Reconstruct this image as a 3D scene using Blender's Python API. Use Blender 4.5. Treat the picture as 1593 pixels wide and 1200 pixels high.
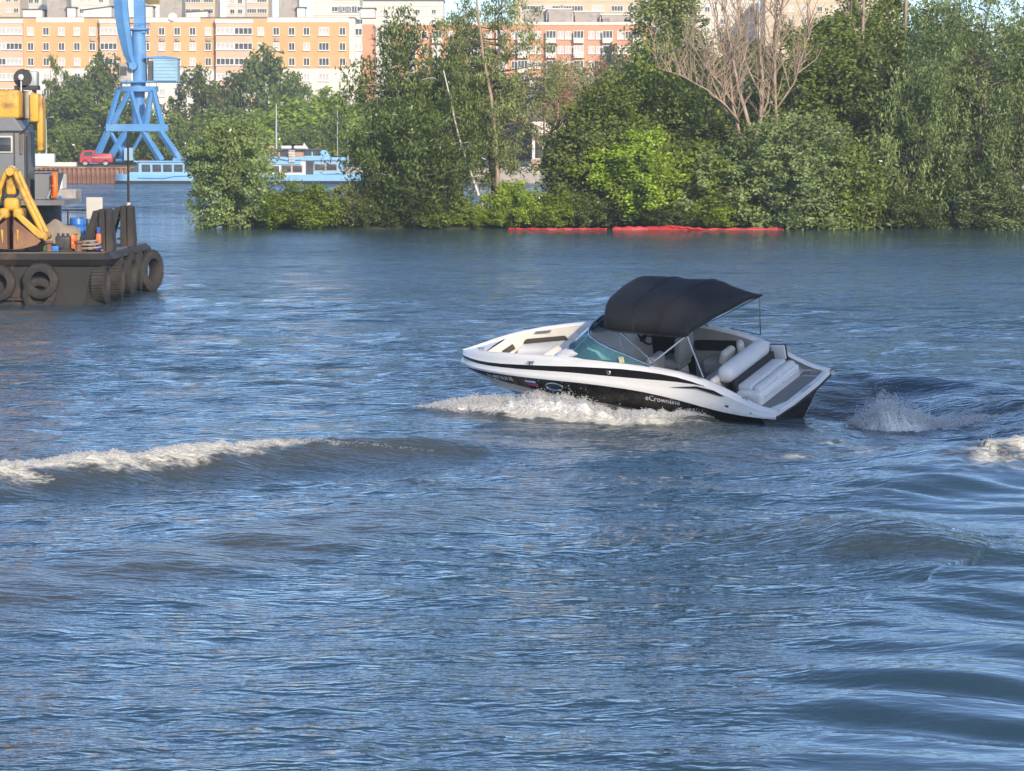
import bpy, math, random
import numpy as np
from mathutils import Vector, Matrix
for o in list(bpy.data.objects): bpy.data.objects.remove(o)
scene = bpy.context.scene
R_ = math.radians

# ---------------------------------------------------------------- camera, sky, sun, exposure
FPX, CXP, CYP, HOR, CAMH = 5310.0, 796.5, 600.0, 225.0, 5.0
PITCH = math.atan((CYP - HOR) / FPX)
cam_data = bpy.data.cameras.new('camera')
cam = bpy.data.objects.new('camera', cam_data)
scene.collection.objects.link(cam)
cam_data.sensor_width = 36.0
cam_data.lens = FPX / 1593.0 * 36.0
cam_data.clip_start = 0.5
cam_data.clip_end = 6000.0
cam.location = (0, 0, CAMH)
cam.rotation_euler = (math.pi / 2 - PITCH, 0, 0)
scene.camera = cam

SUN_EL, SUN_AZ = 23.0, 22.0            # degrees above the horizon; degrees to the right of straight behind the camera
sd = Vector((math.sin(R_(SUN_AZ)) * math.cos(R_(SUN_EL)), -math.cos(R_(SUN_AZ)) * math.cos(R_(SUN_EL)), math.sin(R_(SUN_EL))))
world = bpy.data.worlds.new('World'); scene.world = world; world.use_nodes = True
wn = world.node_tree.nodes; wl = world.node_tree.links
sky_node = wn.new('ShaderNodeTexSky'); sky_node.sky_type = 'NISHITA'; sky_node.sun_disc = False
sky_node.sun_elevation = R_(SUN_EL)
sky_node.sun_rotation = math.atan2(sd.x, sd.y)
sky_node.air_density = 0.6; sky_node.dust_density = 0.45; sky_node.ozone_density = 2.7
wl.new(sky_node.outputs['Color'], wn['Background'].inputs['Color'])
wn['Background'].inputs['Strength'].default_value = 0.15
sun_data = bpy.data.lights.new('sun', 'SUN'); sun_data.energy = 3.1; sun_data.angle = R_(0.53); sun_data.color = (1.0, 0.86, 0.68)
sun = bpy.data.objects.new('sun', sun_data); scene.collection.objects.link(sun)
sun.rotation_euler = (-sd).to_track_quat('-Z', 'Y').to_euler()
sun.location = (40, -60, 60)
scene.view_settings.view_transform = 'Standard'
scene.view_settings.look = 'None'
scene.view_settings.exposure = 0.78
scene.view_settings.gamma = 1.0
scene.view_settings.use_curve_mapping = False
scene.cycles.use_denoising = True
scene.cycles.use_adaptive_sampling = True
scene.cycles.adaptive_threshold = 0.02
scene.cycles.max_bounces = 9
scene.cycles.diffuse_bounces = 7
scene.cycles.transmission_bounces = 6
scene.cycles.glossy_bounces = 3
scene.cycles.transparent_max_bounces = 32
scene.cycles.caustics_reflective = False
scene.cycles.caustics_refractive = False

# ---------------------------------------------------------------- helpers
COL = scene.collection
rng = np.random.default_rng(7)
random.seed(7)

def ray(px, py):
    return Vector(((px - CXP) / FPX, math.cos(PITCH) - math.sin(PITCH) * (py - CYP) / FPX, -math.sin(PITCH) - math.cos(PITCH) * (py - CYP) / FPX))
def at(px, py, Y):
    """world point seen at photo pixel (px,py) at the distance Y"""
    d = ray(px, py); return Vector((0, 0, CAMH)) + d * (Y / d.y)
def ground(px, py, z=0.0):
    d = ray(px, py); return Vector((0, 0, CAMH)) + d * ((z - CAMH) / d.z)

def link(o, parent=None):
    COL.objects.link(o)
    if parent is not None: o.parent = parent
    return o
def tag(o, label=None, cat=None, group=None, kind=None):
    if label: o['label'] = label
    if cat: o['category'] = cat
    if group: o['group'] = group
    if kind: o['kind'] = kind
    return o
def empty(name, loc=(0, 0, 0), rz=0.0):
    o = bpy.data.objects.new(name, None); COL.objects.link(o)
    o.location = loc; o.rotation_euler = (0, 0, rz); o.empty_display_size = 0.3
    return o
def copy_tree(o, parent=None):
    c = o.copy(); COL.objects.link(c); c.parent = parent
    for ch in list(o.children): copy_tree(ch, c)
    return c

class MB:
    def __init__(s): s.v = []; s.f = []
    def add(s, vs, fs):
        n = len(s.v); s.v += [tuple(p) for p in vs]; s.f += [tuple(i + n for i in f) for f in fs]; return s
    def box(s, c, d, rz=0.0, M=None):
        x, y, z = d[0] / 2, d[1] / 2, d[2] / 2
        vs = [Vector((a * x, b * y, e * z)) for e in (-1, 1) for b in (-1, 1) for a in (-1, 1)]
        if M is not None: vs = [M @ v for v in vs]
        elif rz: m = Matrix.Rotation(rz, 3, 'Z'); vs = [m @ v for v in vs]
        vs = [v + Vector(c) for v in vs]
        return s.add(vs, [(0, 2, 3, 1), (4, 5, 7, 6), (0, 1, 5, 4), (2, 6, 7, 3), (0, 4, 6, 2), (1, 3, 7, 5)])
    def rbox(s, c, d, r, rz=0.0, n=3, M=None):
        """box with rounded edges: stack of rounded-rectangle rings"""
        r = min(r, d[0] / 2.01, d[1] / 2.01, d[2] / 2.01)
        m = M if M is not None else Matrix.Rotation(rz, 3, 'Z')
        rings = []
        prof = [(r - r * math.cos(a), -d[2] / 2 + r - r * math.sin(a)) for a in [math.pi / 2 * (1 - k / n) for k in range(n + 1)]]
        prof = [(r * (1 - math.cos(t)) , t) for t in []] or [(r * (1 - math.sin(t)), -d[2] / 2 + r * (1 - math.cos(t))) for t in [math.pi / 2 * k / n for k in range(n + 1)]]
        prof = prof + [(a, -b) for a, b in reversed(prof)]
        for ins, z in prof:
            ring = []
            for qx, qy, a0 in ((1, 1, 0), (-1, 1, 1), (-1, -1, 2), (1, -1, 3)):
                for k in range(n + 1):
                    a = (a0 + k / n) * math.pi / 2
                    rr = max(r - ins, 0.0)
                    ring.append(m @ Vector((qx * (d[0] / 2 - r) + rr * math.cos(a), qy * (d[1] / 2 - r) + rr * math.sin(a), z)) + Vector(c))
            rings.append(ring)
        k = len(rings[0]); vs = [p for rg in rings for p in rg]
        fs = [(i * k + j, i * k + (j + 1) % k, (i + 1) * k + (j + 1) % k, (i + 1) * k + j) for i in range(len(rings) - 1) for j in range(k)]
        fs += [tuple(reversed(range(k))), tuple(range((len(rings) - 1) * k, len(rings) * k))]
        return s.add(vs, fs)
    def tube(s, pts, r, n=8, closed=False, caps=True):
        pts = [Vector(p) for p in pts]; m = len(pts)
        rs = r if isinstance(r, (list, tuple)) else [r] * m
        vs = []; ref = None
        for i, p in enumerate(pts):
            if closed: t = pts[(i + 1) % m] - pts[i - 1]
            else: t = pts[min(i + 1, m - 1)] - pts[max(i - 1, 0)]
            if t.length < 1e-9: t = Vector((0, 0, 1))
            t.normalize()
            if ref is None: ref = Vector((0, 0, 1)) if abs(t.z) < 0.9 else Vector((1, 0, 0))
            u = (ref - t * ref.dot(t))
            if u.length < 1e-4: u = t.orthogonal()
            u.normalize(); w = t.cross(u); ref = u
            for k in range(n):
                a = 2 * math.pi * k / n
                vs.append(p + (u * math.cos(a) + w * math.sin(a)) * rs[i])
        fs = []
        for i in range(m if closed else m - 1):
            j = (i + 1) % m
            for k in range(n):
                fs.append((i * n + k, i * n + (k + 1) % n, j * n + (k + 1) % n, j * n + k))
        if not closed and caps:
            fs += [tuple(reversed(range(n))), tuple(range((m - 1) * n, m * n))]
        return s.add(vs, fs)
    def cyl(s, p0, p1, r0, r1=None, n=16): return s.tube([p0, p1], [r0, r0 if r1 is None else r1], n)
    def lathe(s, prof, c=(0, 0, 0), axis='Z', n=24, closed=False):
        vs = []
        for r, h in prof:
            for k in range(n):
                a = 2 * math.pi * k / n; x, y = r * math.cos(a), r * math.sin(a)
                q = {'Z': (x, y, h), 'X': (h, x, y), 'Y': (x, h, y)}[axis]
                vs.append((q[0] + c[0], q[1] + c[1], q[2] + c[2]))
        m = len(prof); fs = []
        for i in range(m if closed else m - 1):
            j = (i + 1) % m
            for k in range(n): fs.append((i * n + k, i * n + (k + 1) % n, j * n + (k + 1) % n, j * n + k))
        if not closed:
            if prof[0][0] > 1e-6: fs.append(tuple(reversed(range(n))))
            if prof[-1][0] > 1e-6: fs.append(tuple(range((m - 1) * n, m * n)))
        return s.add(vs, fs)
    def grid(s, rows, close_u=False):
        m, k = len(rows), len(rows[0])
        vs = [p for r in rows for p in r]; fs = []
        for i in range(m - 1):
            for j in range(k if close_u else k - 1):
                jj = (j + 1) % k
                fs.append((i * k + j, i * k + jj, (i + 1) * k + jj, (i + 1) * k + j))
        return s.add(vs, fs)
    def prism(s, poly, h, axis='Z', c=(0, 0, 0)):
        """extrude a 2-D polygon by h along an axis"""
        def q(a, b, t): return {'Z': (a, b, t), 'Y': (a, t, b), 'X': (t, a, b)}[axis]
        n = len(poly)
        vs = [Vector(q(a, b, 0)) + Vector(c) for a, b in poly] + [Vector(q(a, b, h)) + Vector(c) for a, b in poly]
        fs = [tuple(range(n)), tuple(reversed(range(n, 2 * n)))] + [(i, (i + 1) % n, n + (i + 1) % n, n + i) for i in range(n)]
        return s.add(vs, fs)
    def build(s, name, mat, parent=None, smooth=False, angle=40, bevel=0.0, fix=True):
        me = bpy.data.meshes.new(name)
        me.from_pydata([tuple(v) for v in s.v], [], s.f); me.materials.append(mat)
        if fix:
            import bmesh
            bm = bmesh.new(); bm.from_mesh(me); bmesh.ops.recalc_face_normals(bm, faces=bm.faces[:]); bm.to_mesh(me); bm.free()
        if smooth:
            me.polygons.foreach_set('use_smooth', [True] * len(me.polygons))
            if angle: me.set_sharp_from_angle(angle=R_(angle))
        me.update()
        o = bpy.data.objects.new(name, me); link(o, parent)
        if bevel:
            b = o.modifiers.new('bevel', 'BEVEL'); b.width = bevel; b.segments = 2; b.limit_method = 'ANGLE'; b.angle_limit = R_(35)
        return o

def np_mesh(name, V, Q, mat, parent=None, smooth=True):
    """big quad mesh from numpy arrays"""
    me = bpy.data.meshes.new(name); V = np.asarray(V, dtype=np.float32); Q = np.asarray(Q, dtype=np.int32); k = Q.shape[1]
    me.vertices.add(len(V)); me.vertices.foreach_set('co', V.ravel())
    me.loops.add(Q.size); me.loops.foreach_set('vertex_index', Q.ravel())
    me.polygons.add(len(Q)); me.polygons.foreach_set('loop_start', np.arange(0, Q.size, k, dtype=np.int32))
    if smooth: me.polygons.foreach_set('use_smooth', np.ones(len(Q), dtype=bool))
    me.materials.append(mat); me.update(calc_edges=True); me.validate()
    o = bpy.data.objects.new(name, me); link(o, parent); return o

# ---------------------------------------------------------------- materials
def nodes_of(m): m.use_nodes = True; return m.node_tree.nodes, m.node_tree.links, m.node_tree.nodes['Principled BSDF']
def mat(name, col, rough=0.5, metal=0.0, var=0.12, vscale=3.0, bump=0.0, bscale=40.0, spec=None, dirt=None, dscale=1.5, damt=0.5, stretch=None):
    m = bpy.data.materials.new(name); n, l, b = nodes_of(m)
    b.inputs['Roughness'].default_value = rough; b.inputs['Metallic'].default_value = metal
    if spec is not None: b.inputs['Specular IOR Level'].default_value = spec
    tc = n.new('ShaderNodeTexCoord'); src = tc.outputs['Object']
    if stretch:
        mp = n.new('ShaderNodeMapping'); mp.inputs['Scale'].default_value = stretch; l.new(src, mp.inputs['Vector']); src = mp.outputs['Vector']
    nz = n.new('ShaderNodeTexNoise'); nz.inputs['Scale'].default_value = vscale; nz.inputs['Detail'].default_value = 5
    l.new(src, nz.inputs['Vector'])
    rp = n.new('ShaderNodeValToRGB'); l.new(nz.outputs['Fac'], rp.inputs['Fac'])
    rp.color_ramp.elements[0].position = 0.3; rp.color_ramp.elements[1].position = 0.7
    rp.color_ramp.elements[0].color = [c * (1 - var) for c in col[:3]] + [1]
    rp.color_ramp.elements[1].color = [min(1, c * (1 + var)) for c in col[:3]] + [1]
    out = rp.outputs['Color']
    if dirt:
        n2 = n.new('ShaderNodeTexNoise'); n2.inputs['Scale'].default_value = dscale; n2.inputs['Detail'].default_value = 8; n2.inputs['Roughness'].default_value = 0.65
        l.new(src, n2.inputs['Vector'])
        r2 = n.new('ShaderNodeValToRGB'); r2.color_ramp.elements[0].position = 0.62 - 0.3 * damt; r2.color_ramp.elements[1].position = 0.75 - 0.2 * damt
        l.new(n2.outputs['Fac'], r2.inputs['Fac'])
        mx = n.new('ShaderNodeMix'); mx.data_type = 'RGBA'; l.new(r2.outputs['Color'], mx.inputs['Factor'])
        l.new(out, mx.inputs[6]); mx.inputs[7].default_value = list(dirt[:3]) + [1]; out = mx.outputs[2]
    l.new(out, b.inputs['Base Color'])
    if bump:
        n3 = n.new('ShaderNodeTexNoise'); n3.inputs['Scale'].default_value = bscale; n3.inputs['Detail'].default_value = 4
        l.new(src, n3.inputs['Vector'])
        bp = n.new('ShaderNodeBump'); bp.inputs['Strength'].default_value = bump; bp.inputs['Distance'].default_value = 0.02
        l.new(n3.outputs['Fac'], bp.inputs['Height']); l.new(bp.outputs['Normal'], b.inputs['Normal'])
    return m
def leaf_mat(name, cols, trans=0.27):
    m = bpy.data.materials.new(name); n, l, b = nodes_of(m)
    g = n.new('ShaderNodeNewGeometry'); rp = n.new('ShaderNodeValToRGB'); l.new(g.outputs['Random Per Island'], rp.inputs['Fac'])
    els = rp.color_ramp.elements
    for i, c in enumerate(cols):
        e = els[0] if i == 0 else (els[1] if i == len(cols) - 1 else els.new(i / (len(cols) - 1)))
        e.position = i / (len(cols) - 1); e.color = list(c) + [1]
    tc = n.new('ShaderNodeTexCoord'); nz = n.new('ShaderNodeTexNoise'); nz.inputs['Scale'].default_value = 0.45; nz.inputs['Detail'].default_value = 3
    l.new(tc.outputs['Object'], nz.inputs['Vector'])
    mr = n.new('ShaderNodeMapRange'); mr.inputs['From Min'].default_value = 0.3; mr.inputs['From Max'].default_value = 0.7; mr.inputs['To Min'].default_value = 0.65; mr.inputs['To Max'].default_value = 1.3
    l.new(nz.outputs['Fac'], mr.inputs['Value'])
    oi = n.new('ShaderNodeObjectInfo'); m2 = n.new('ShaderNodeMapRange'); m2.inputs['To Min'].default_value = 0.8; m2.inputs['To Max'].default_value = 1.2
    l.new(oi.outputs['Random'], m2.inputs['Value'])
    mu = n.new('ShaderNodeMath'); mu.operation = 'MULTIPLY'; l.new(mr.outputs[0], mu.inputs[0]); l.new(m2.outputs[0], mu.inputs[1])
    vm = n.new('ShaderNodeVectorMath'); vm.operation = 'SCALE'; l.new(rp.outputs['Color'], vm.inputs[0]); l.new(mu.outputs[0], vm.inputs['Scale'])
    l.new(vm.outputs[0], b.inputs['Base Color']); b.inputs['Roughness'].default_value = 0.55; b.inputs['Specular IOR Level'].default_value = 0.25
    tr = n.new('ShaderNodeBsdfTranslucent')
    v2 = n.new('ShaderNodeVectorMath'); v2.operation = 'MULTIPLY'; l.new(vm.outputs[0], v2.inputs[0]); v2.inputs[1].default_value = (1.25, 1.35, 0.6)
    l.new(v2.outputs[0], tr.inputs['Color'])
    mx = n.new('ShaderNodeMixShader'); mx.inputs[0].default_value = trans
    l.new(b.outputs[0], mx.inputs[1]); l.new(tr.outputs[0], mx.inputs[2])
    l.new(mx.outputs[0], n['Material Output'].inputs['Surface'])
    return m
M = {}
# ================================================================ WATER
def vnoise(x, y, seed=0):
    """smooth value noise in numpy, about -1..1"""
    xi = np.floor(x).astype(np.int64); yi = np.floor(y).astype(np.int64); fx = x - xi; fy = y - yi
    fx = fx * fx * (3 - 2 * fx); fy = fy * fy * (3 - 2 * fy)
    def h(a, b):
        n = (a * 374761393 + b * 668265263 + seed * 974634777) & 0xffffffff
        n = ((n ^ (n >> 13)) * 1274126177) & 0xffffffff
        return ((n ^ (n >> 16)) & 0xffff) / 32767.5 - 1
    return (h(xi, yi) * (1 - fx) + h(xi + 1, yi) * fx) * (1 - fy) + (h(xi, yi + 1) * (1 - fx) + h(xi + 1, yi + 1) * fx) * fy
def fbm(x, y, seed=0, octs=3):
    s = 0; a = 1.0; t = 0
    for i in range(octs): s = s + a * vnoise(x * 2 ** i + 17.3 * i, y * 2 ** i - 9.1 * i, seed + i); t += a; a *= 0.55
    return s / t
def sstep(a, b, x): t = np.clip((x - a) / (b - a), 0, 1); return t * t * (3 - 2 * t)

def crest(pts):
    """wave crest given as (photo x, photo y, height) -> world polyline on the water and heights"""
    P = [ground(px, py, a) for px, py, a in pts]
    return np.array([[p.x, p.y] for p in P]), np.array([p[2] for p in pts])
def curve_dist(X, Y, C, vals):
    """signed distance to a polyline (positive towards the viewer) and the interpolated values there"""
    best = np.full(X.shape, 1e9); sgn = np.ones(X.shape); out = [np.zeros(X.shape) for _ in vals]
    for i in range(len(C) - 1):
        a, b = C[i], C[i + 1]; d = b - a; L2 = d @ d
        t = np.clip(((X - a[0]) * d[0] + (Y - a[1]) * d[1]) / L2, 0, 1)
        qx = X - (a[0] + t * d[0]); qy = Y - (a[1] + t * d[1]); D = np.hypot(qx, qy)
        m = D < best; best = np.where(m, D, best)
        side = np.sign(d[0] * (Y - a[1]) - d[1] * (X - a[0])) * (-1 if d[0] > 0 else 1)
        sgn = np.where(m, side, sgn)
        for k, v in enumerate(vals): out[k] = np.where(m, v[i] * (1 - t) + v[i + 1] * t, out[k])
    return best * sgn, out
RIDGES = [
    # crest points, front width, back width, trough depth factor
    (crest([(-300, 752, .29), (0, 721, .30), (105, 713, .31), (211, 706, .31), (316, 696, .31), (397, 688, .31), (474, 684, .32), (560, 681, .31), (650, 682, .26), (740, 686, .17), (840, 694, .08), (920, 700, .0)]), 0.95, 1.7, .22),
    (crest([(-300, 960, .12), (0, 888, .14), (200, 856, .14), (400, 812, .12), (600, 782, .09), (760, 762, .04), (860, 755, .0)]), 1.9, 2.6, .2),
    (crest([(1760, 662, .42), (1593, 678, .40), (1540, 682, .37), (1508, 688, .30), (1487, 700, .24), (1440, 716, .18), (1394, 726, .13), (1317, 738, .08), (1224, 748, .0)]), 1.0, 1.5, .3),
    (crest([(1640, 728, .10), (1500, 733, .15), (1440, 745, .13), (1360, 762, .08), (1280, 775, .0)]), 0.8, 1.0, .2),
    (crest([(1180, 818, .0), (1240, 807, .15), (1301, 800, .27), (1348, 802, .31), (1409, 814, .32), (1471, 827, .27), (1549, 845, .14), (1640, 870, .0)]), 1.7, 1.3, .25),
    (crest([(1268, 596, .30), (1300, 582, .42), (1340, 578, .45), (1400, 582, .43), (1480, 593, .37), (1560, 611, .32), (1660, 632, .28), (1760, 655, .25)]), 1.6, 1.8, .3),
    (crest([(1593, 900, .12), (1450, 925, .10), (1300, 960, .07), (1150, 990, .0)]), 1.2, 1.6, .2),
    (crest([(1640, 1010, .13), (1450, 1050, .12), (1300, 1085, .08), (1150, 1110, .02)]), 1.1, 1.4, .2),
    (crest([(700, 720, .0), (900, 712, .10), (1050, 700, .12), (1200, 680, .12), (1300, 668, .05)]), 0.9, 1.2, .2),
]
def gblob(X, Y, px, py, rx, ry):
    p = ground(px, py); return np.exp(-((X - p.x) / rx) ** 2 - ((Y - p.y) / ry) ** 2)
_wr = np.random.default_rng(3)
WAVES = []
for i in range(60):
    lam = 0.35 * (9.0 ** _wr.random()); th = _wr.normal(0.25, 0.55)
    WAVES.append((lam, math.sin(th), math.cos(th), _wr.random() * 6.28, 0.0031 * lam ** 0.70))
def water_height(X, Y, spacing):
    """height and masks of the river surface at world X, Y"""
    pyx = HOR + 26550.0 / np.maximum(Y, 1.0); pxx = CXP + X / np.maximum(Y, 1.0) * FPX
    patch = 0.75 + 0.45 * fbm(X * 0.035, Y * 0.09, 11, 2)
    smooth_zone = sstep(1150, 1420, pxx + 0.35 * (pyx - 900)) * sstep(640, 760, pyx)
    hump = np.clip(gblob(X, Y, 1330, 850, 2.6, 2.4) + gblob(X, Y, 1120, 900, 2.4, 4.0) * .8 + gblob(X, Y, 1000, 960, 2.6, 5.0) * .45, 0, 1.2)
    chop = patch * (1 - 0.62 * smooth_zone)
    H = np.zeros_like(X)
    for lam, kx, ky, ph, a in WAVES:
        fade = np.clip((lam / spacing - 2.2) / 2.5, 0, 1)
        w = chop if lam < 2.0 else (0.5 + 0.5 * chop + 0.9 * smooth_zone)
        ph2 = 2 * np.pi / lam * (X * kx + Y * ky) + ph + 1.3 * vnoise(X * 0.12, Y * 0.12, 5)
        if lam > 0.9: w = w * (1 + np.clip((Y - 55) / 45, 0, 2.2))
        s = np.sin(ph2); H += a * fade * w * (s + 0.25 * np.cos(2 * ph2))
    ph3 = X * .42 + Y * .91 + .9 * fbm(X * .22, Y * .22, 33, 2)
    H += smooth_zone * np.clip(1.6 / spacing / 6, 0, 1) * (.028 * np.sin(2 * np.pi / 1.9 * ph3) + .014 * np.sin(2 * np.pi / 1.05 * ph3 + 1.0 + 2 * vnoise(X * .4, Y * .4, 35)))
    foam = np.zeros_like(X); turb = np.zeros_like(X)
    near = (Y > 25) & (Y < 130) & (np.abs(X) < 40)
    xs, ys = X[near], Y[near]; h = np.zeros_like(xs); fm = np.zeros_like(xs); tb = np.zeros_like(xs)
    pyn, pxn = pyx[near], pxx[near]
    for i, ((C, A), wf, wb, tr) in enumerate(RIDGES):
        D, (a, sx) = curve_dist(xs, ys, C, [A, np.arange(len(A), dtype=float)])
        D = D + 0.16 * fbm(xs * 0.8, ys * 0.8, 40 + i, 2)
        prof = np.where(D > 0, np.exp(-(D / wf) ** 2), np.exp(-(D / wb) ** 2)) - tr * np.exp(-((D - 2.1 * wf) / (1.1 * wf)) ** 2)
        h += a * prof * (1 + 0.12 * fbm(xs * 0.9, ys * 0.5, 60 + i, 2))
        if i == 0:
            reach = np.interp(pxn, [-300, 0, 200, 330, 430, 500, 570], [1.6, 1.5, 1.35, 1.2, 1.0, .5, 0.0])
            up = sstep(-0.45, -0.05, D) * (1 - sstep(reach * 0.5, reach + 0.01, D)) * (pxn < 570)
            fm = np.maximum(fm, up * np.interp(pxn, [-300, 330, 440, 520, 570], [1.0, .95, .8, .4, 0]))
            fm *= np.where(D > .15, 1 - .42 * sstep(.1, .9, D) + .30 * fbm(xs * 1.6, ys * 2.2, 71, 3), 1)
            tip = np.exp(-((D + 0.05) / 0.12) ** 2) * sstep(760, 520, pxn) * 0.45; fm = np.maximum(fm, tip)
            tb = np.maximum(tb, np.exp(-((D - 0.5) / 1.0) ** 2) * np.clip(a / .34, 0, 1) * .72)
        if i == 1:
            tb = np.maximum(tb, 0.68 * sstep(-0.4, 0.3, D) * (1 - sstep(1.2, 2.6, D)) * np.clip(a / .13, 0, 1))
        if i == 2:
            up = sstep(-0.5, 0.0, D) * (1 - sstep(.7, 1.7, D)) * sstep(1440, 1560, pxn)
            up *= .75 + .4 * fbm(xs * 1.8, ys * 2.4, 73, 3); fm = np.maximum(fm, up); fm = np.maximum(fm, .5 * np.exp(-((D - .1) / .35) ** 2) * sstep(1330, 1480, pxn))
        if i == 4: tb = np.maximum(tb, .30 * np.exp(-((D - .9) / 1.1) ** 2) * np.clip(a / .3, 0, 1))
        if i == 5: tb = np.maximum(tb, .8 * np.exp(-((D - 1.1) / 1.1) ** 2) * sstep(1430, 1300, pxn))
        if i == 8: fm = np.maximum(fm, .34 * np.exp(-((D - .2) / .8) ** 2) * sstep(1080, 1180, pxn))
    h -= 0.22 * gblob(xs, ys, 1315, 640, .9, 1.2)
    h += 0.10 * gblob(xs, ys, 1210, 655, 1.2, .9)
    # foam sheets: along the hull, behind the stern, streaks in the turn
    hullD, (ff,) = curve_dist(xs, ys, np.array([[ground(px, py).x, ground(px, py).y] for px, py in ((665, 640), (760, 641), (850, 650), (930, 655), (1010, 658), (1080, 660), (1150, 656))]), [np.array([.25, .8, 1, 1, .9, .55, .1])])
    fm = np.maximum(fm, ff * (1 - sstep(0.3, 0.95, np.abs(hullD))))
    h += 0.16 * ff * np.exp(-((hullD + 0.1) / .5) ** 2)
    for px, py, rx, ry, k in ((1390, 655, 1.0, 1.6, .95), (1310, 692, 1.1, 0.7, .66), (1235, 712, 1.2, 0.6, .62), (1340, 704, 1.0, .5, .62), (1430, 702, .8, .6, .60), (1180, 690, .9, .6, .5), (1470, 652, 1.0, 1.0, .68), (860, 675, 1.4, .7, .48), (985, 664, 1.3, .5, .62), (780, 690, 1.8, .5, .44), (1590, 655, 1.4, 1.2, .5), (760, 735, 1.8, .4, .5), (650, 755, 1.6, .35, .48), (1090, 680, 1.2, .5, .46)):
        fm = np.maximum(fm, k * gblob(xs, ys, px, py, rx, ry))
    trail, (tf_,) = curve_dist(xs, ys, np.array([[ground(px, py).x, ground(px, py).y] for px, py in ((1315, 652), (1370, 660), (1450, 664), (1530, 668), (1640, 672), (1760, 672))]), [np.array([.3, .8, .7, .62, .62, .6])])
    fm = np.maximum(fm, tf_ * (1 - sstep(.2, 1.1, np.abs(trail))) * (.85 + .5 * fbm(xs * 1.3, ys * 1.6, 75, 3)))
    h += .10 * tf_ * np.exp(-(trail / .8) ** 2) * fbm(xs * 1.6, ys * 1.6, 77, 3)
    tb = np.maximum(tb, .9 * gblob(xs, ys, 1290, 640, 1.4, 1.6))
    tb = np.maximum(tb, np.clip(fm * 1.1, 0, .95))
    rough = fbm(xs * 3.1, ys * 2.6, 80, 3)
    h += np.clip(fm, 0, 1) * (0.10 * rough + 0.09 * np.abs(fbm(xs * 4, ys * 3, 90, 2)))
    H[near] += h; foam[near] = fm; turb[near] = tb
    ruff = np.clip((0.45 + 0.75 * patch) * (1 - 0.84 * smooth_zone) + 1.5 * hump * (1 - 0.3 * smooth_zone), 0.12, 2.2)
    calm = np.clip(gblob(X, Y, 1420, 596, 2.6, 2.0) + gblob(X, Y, 1560, 618, 2.4, 2.4), 0, 1); ruff *= 1 - .85 * calm
    bands = fbm(X * 0.012, Y * 0.045 + 0.02 * X, 21, 3)
    ruff *= np.where(Y > 70, 1 + 0.45 * bands, 1) * 1.0
    H *= sstep(900, 300, Y) * 0.9 + 0.1
    facet = np.interp(Y, [25, 60, 80, 110, 150, 182, 199, 215, 260, 450], [.06, .20, .42, .62, .68, .42, .22, .6, .95, 1.1]) * (1 + 0.65 * np.clip(bands * 1.3, -1, 1)) * (1 - .5 * smooth_zone) * np.clip(1 + .8 * fbm(X * .07 + .004 * Y, Y * .30, 25, 3) * sstep(45, 75, Y), .25, 2)
    return H, foam, turb, ruff, facet

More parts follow.
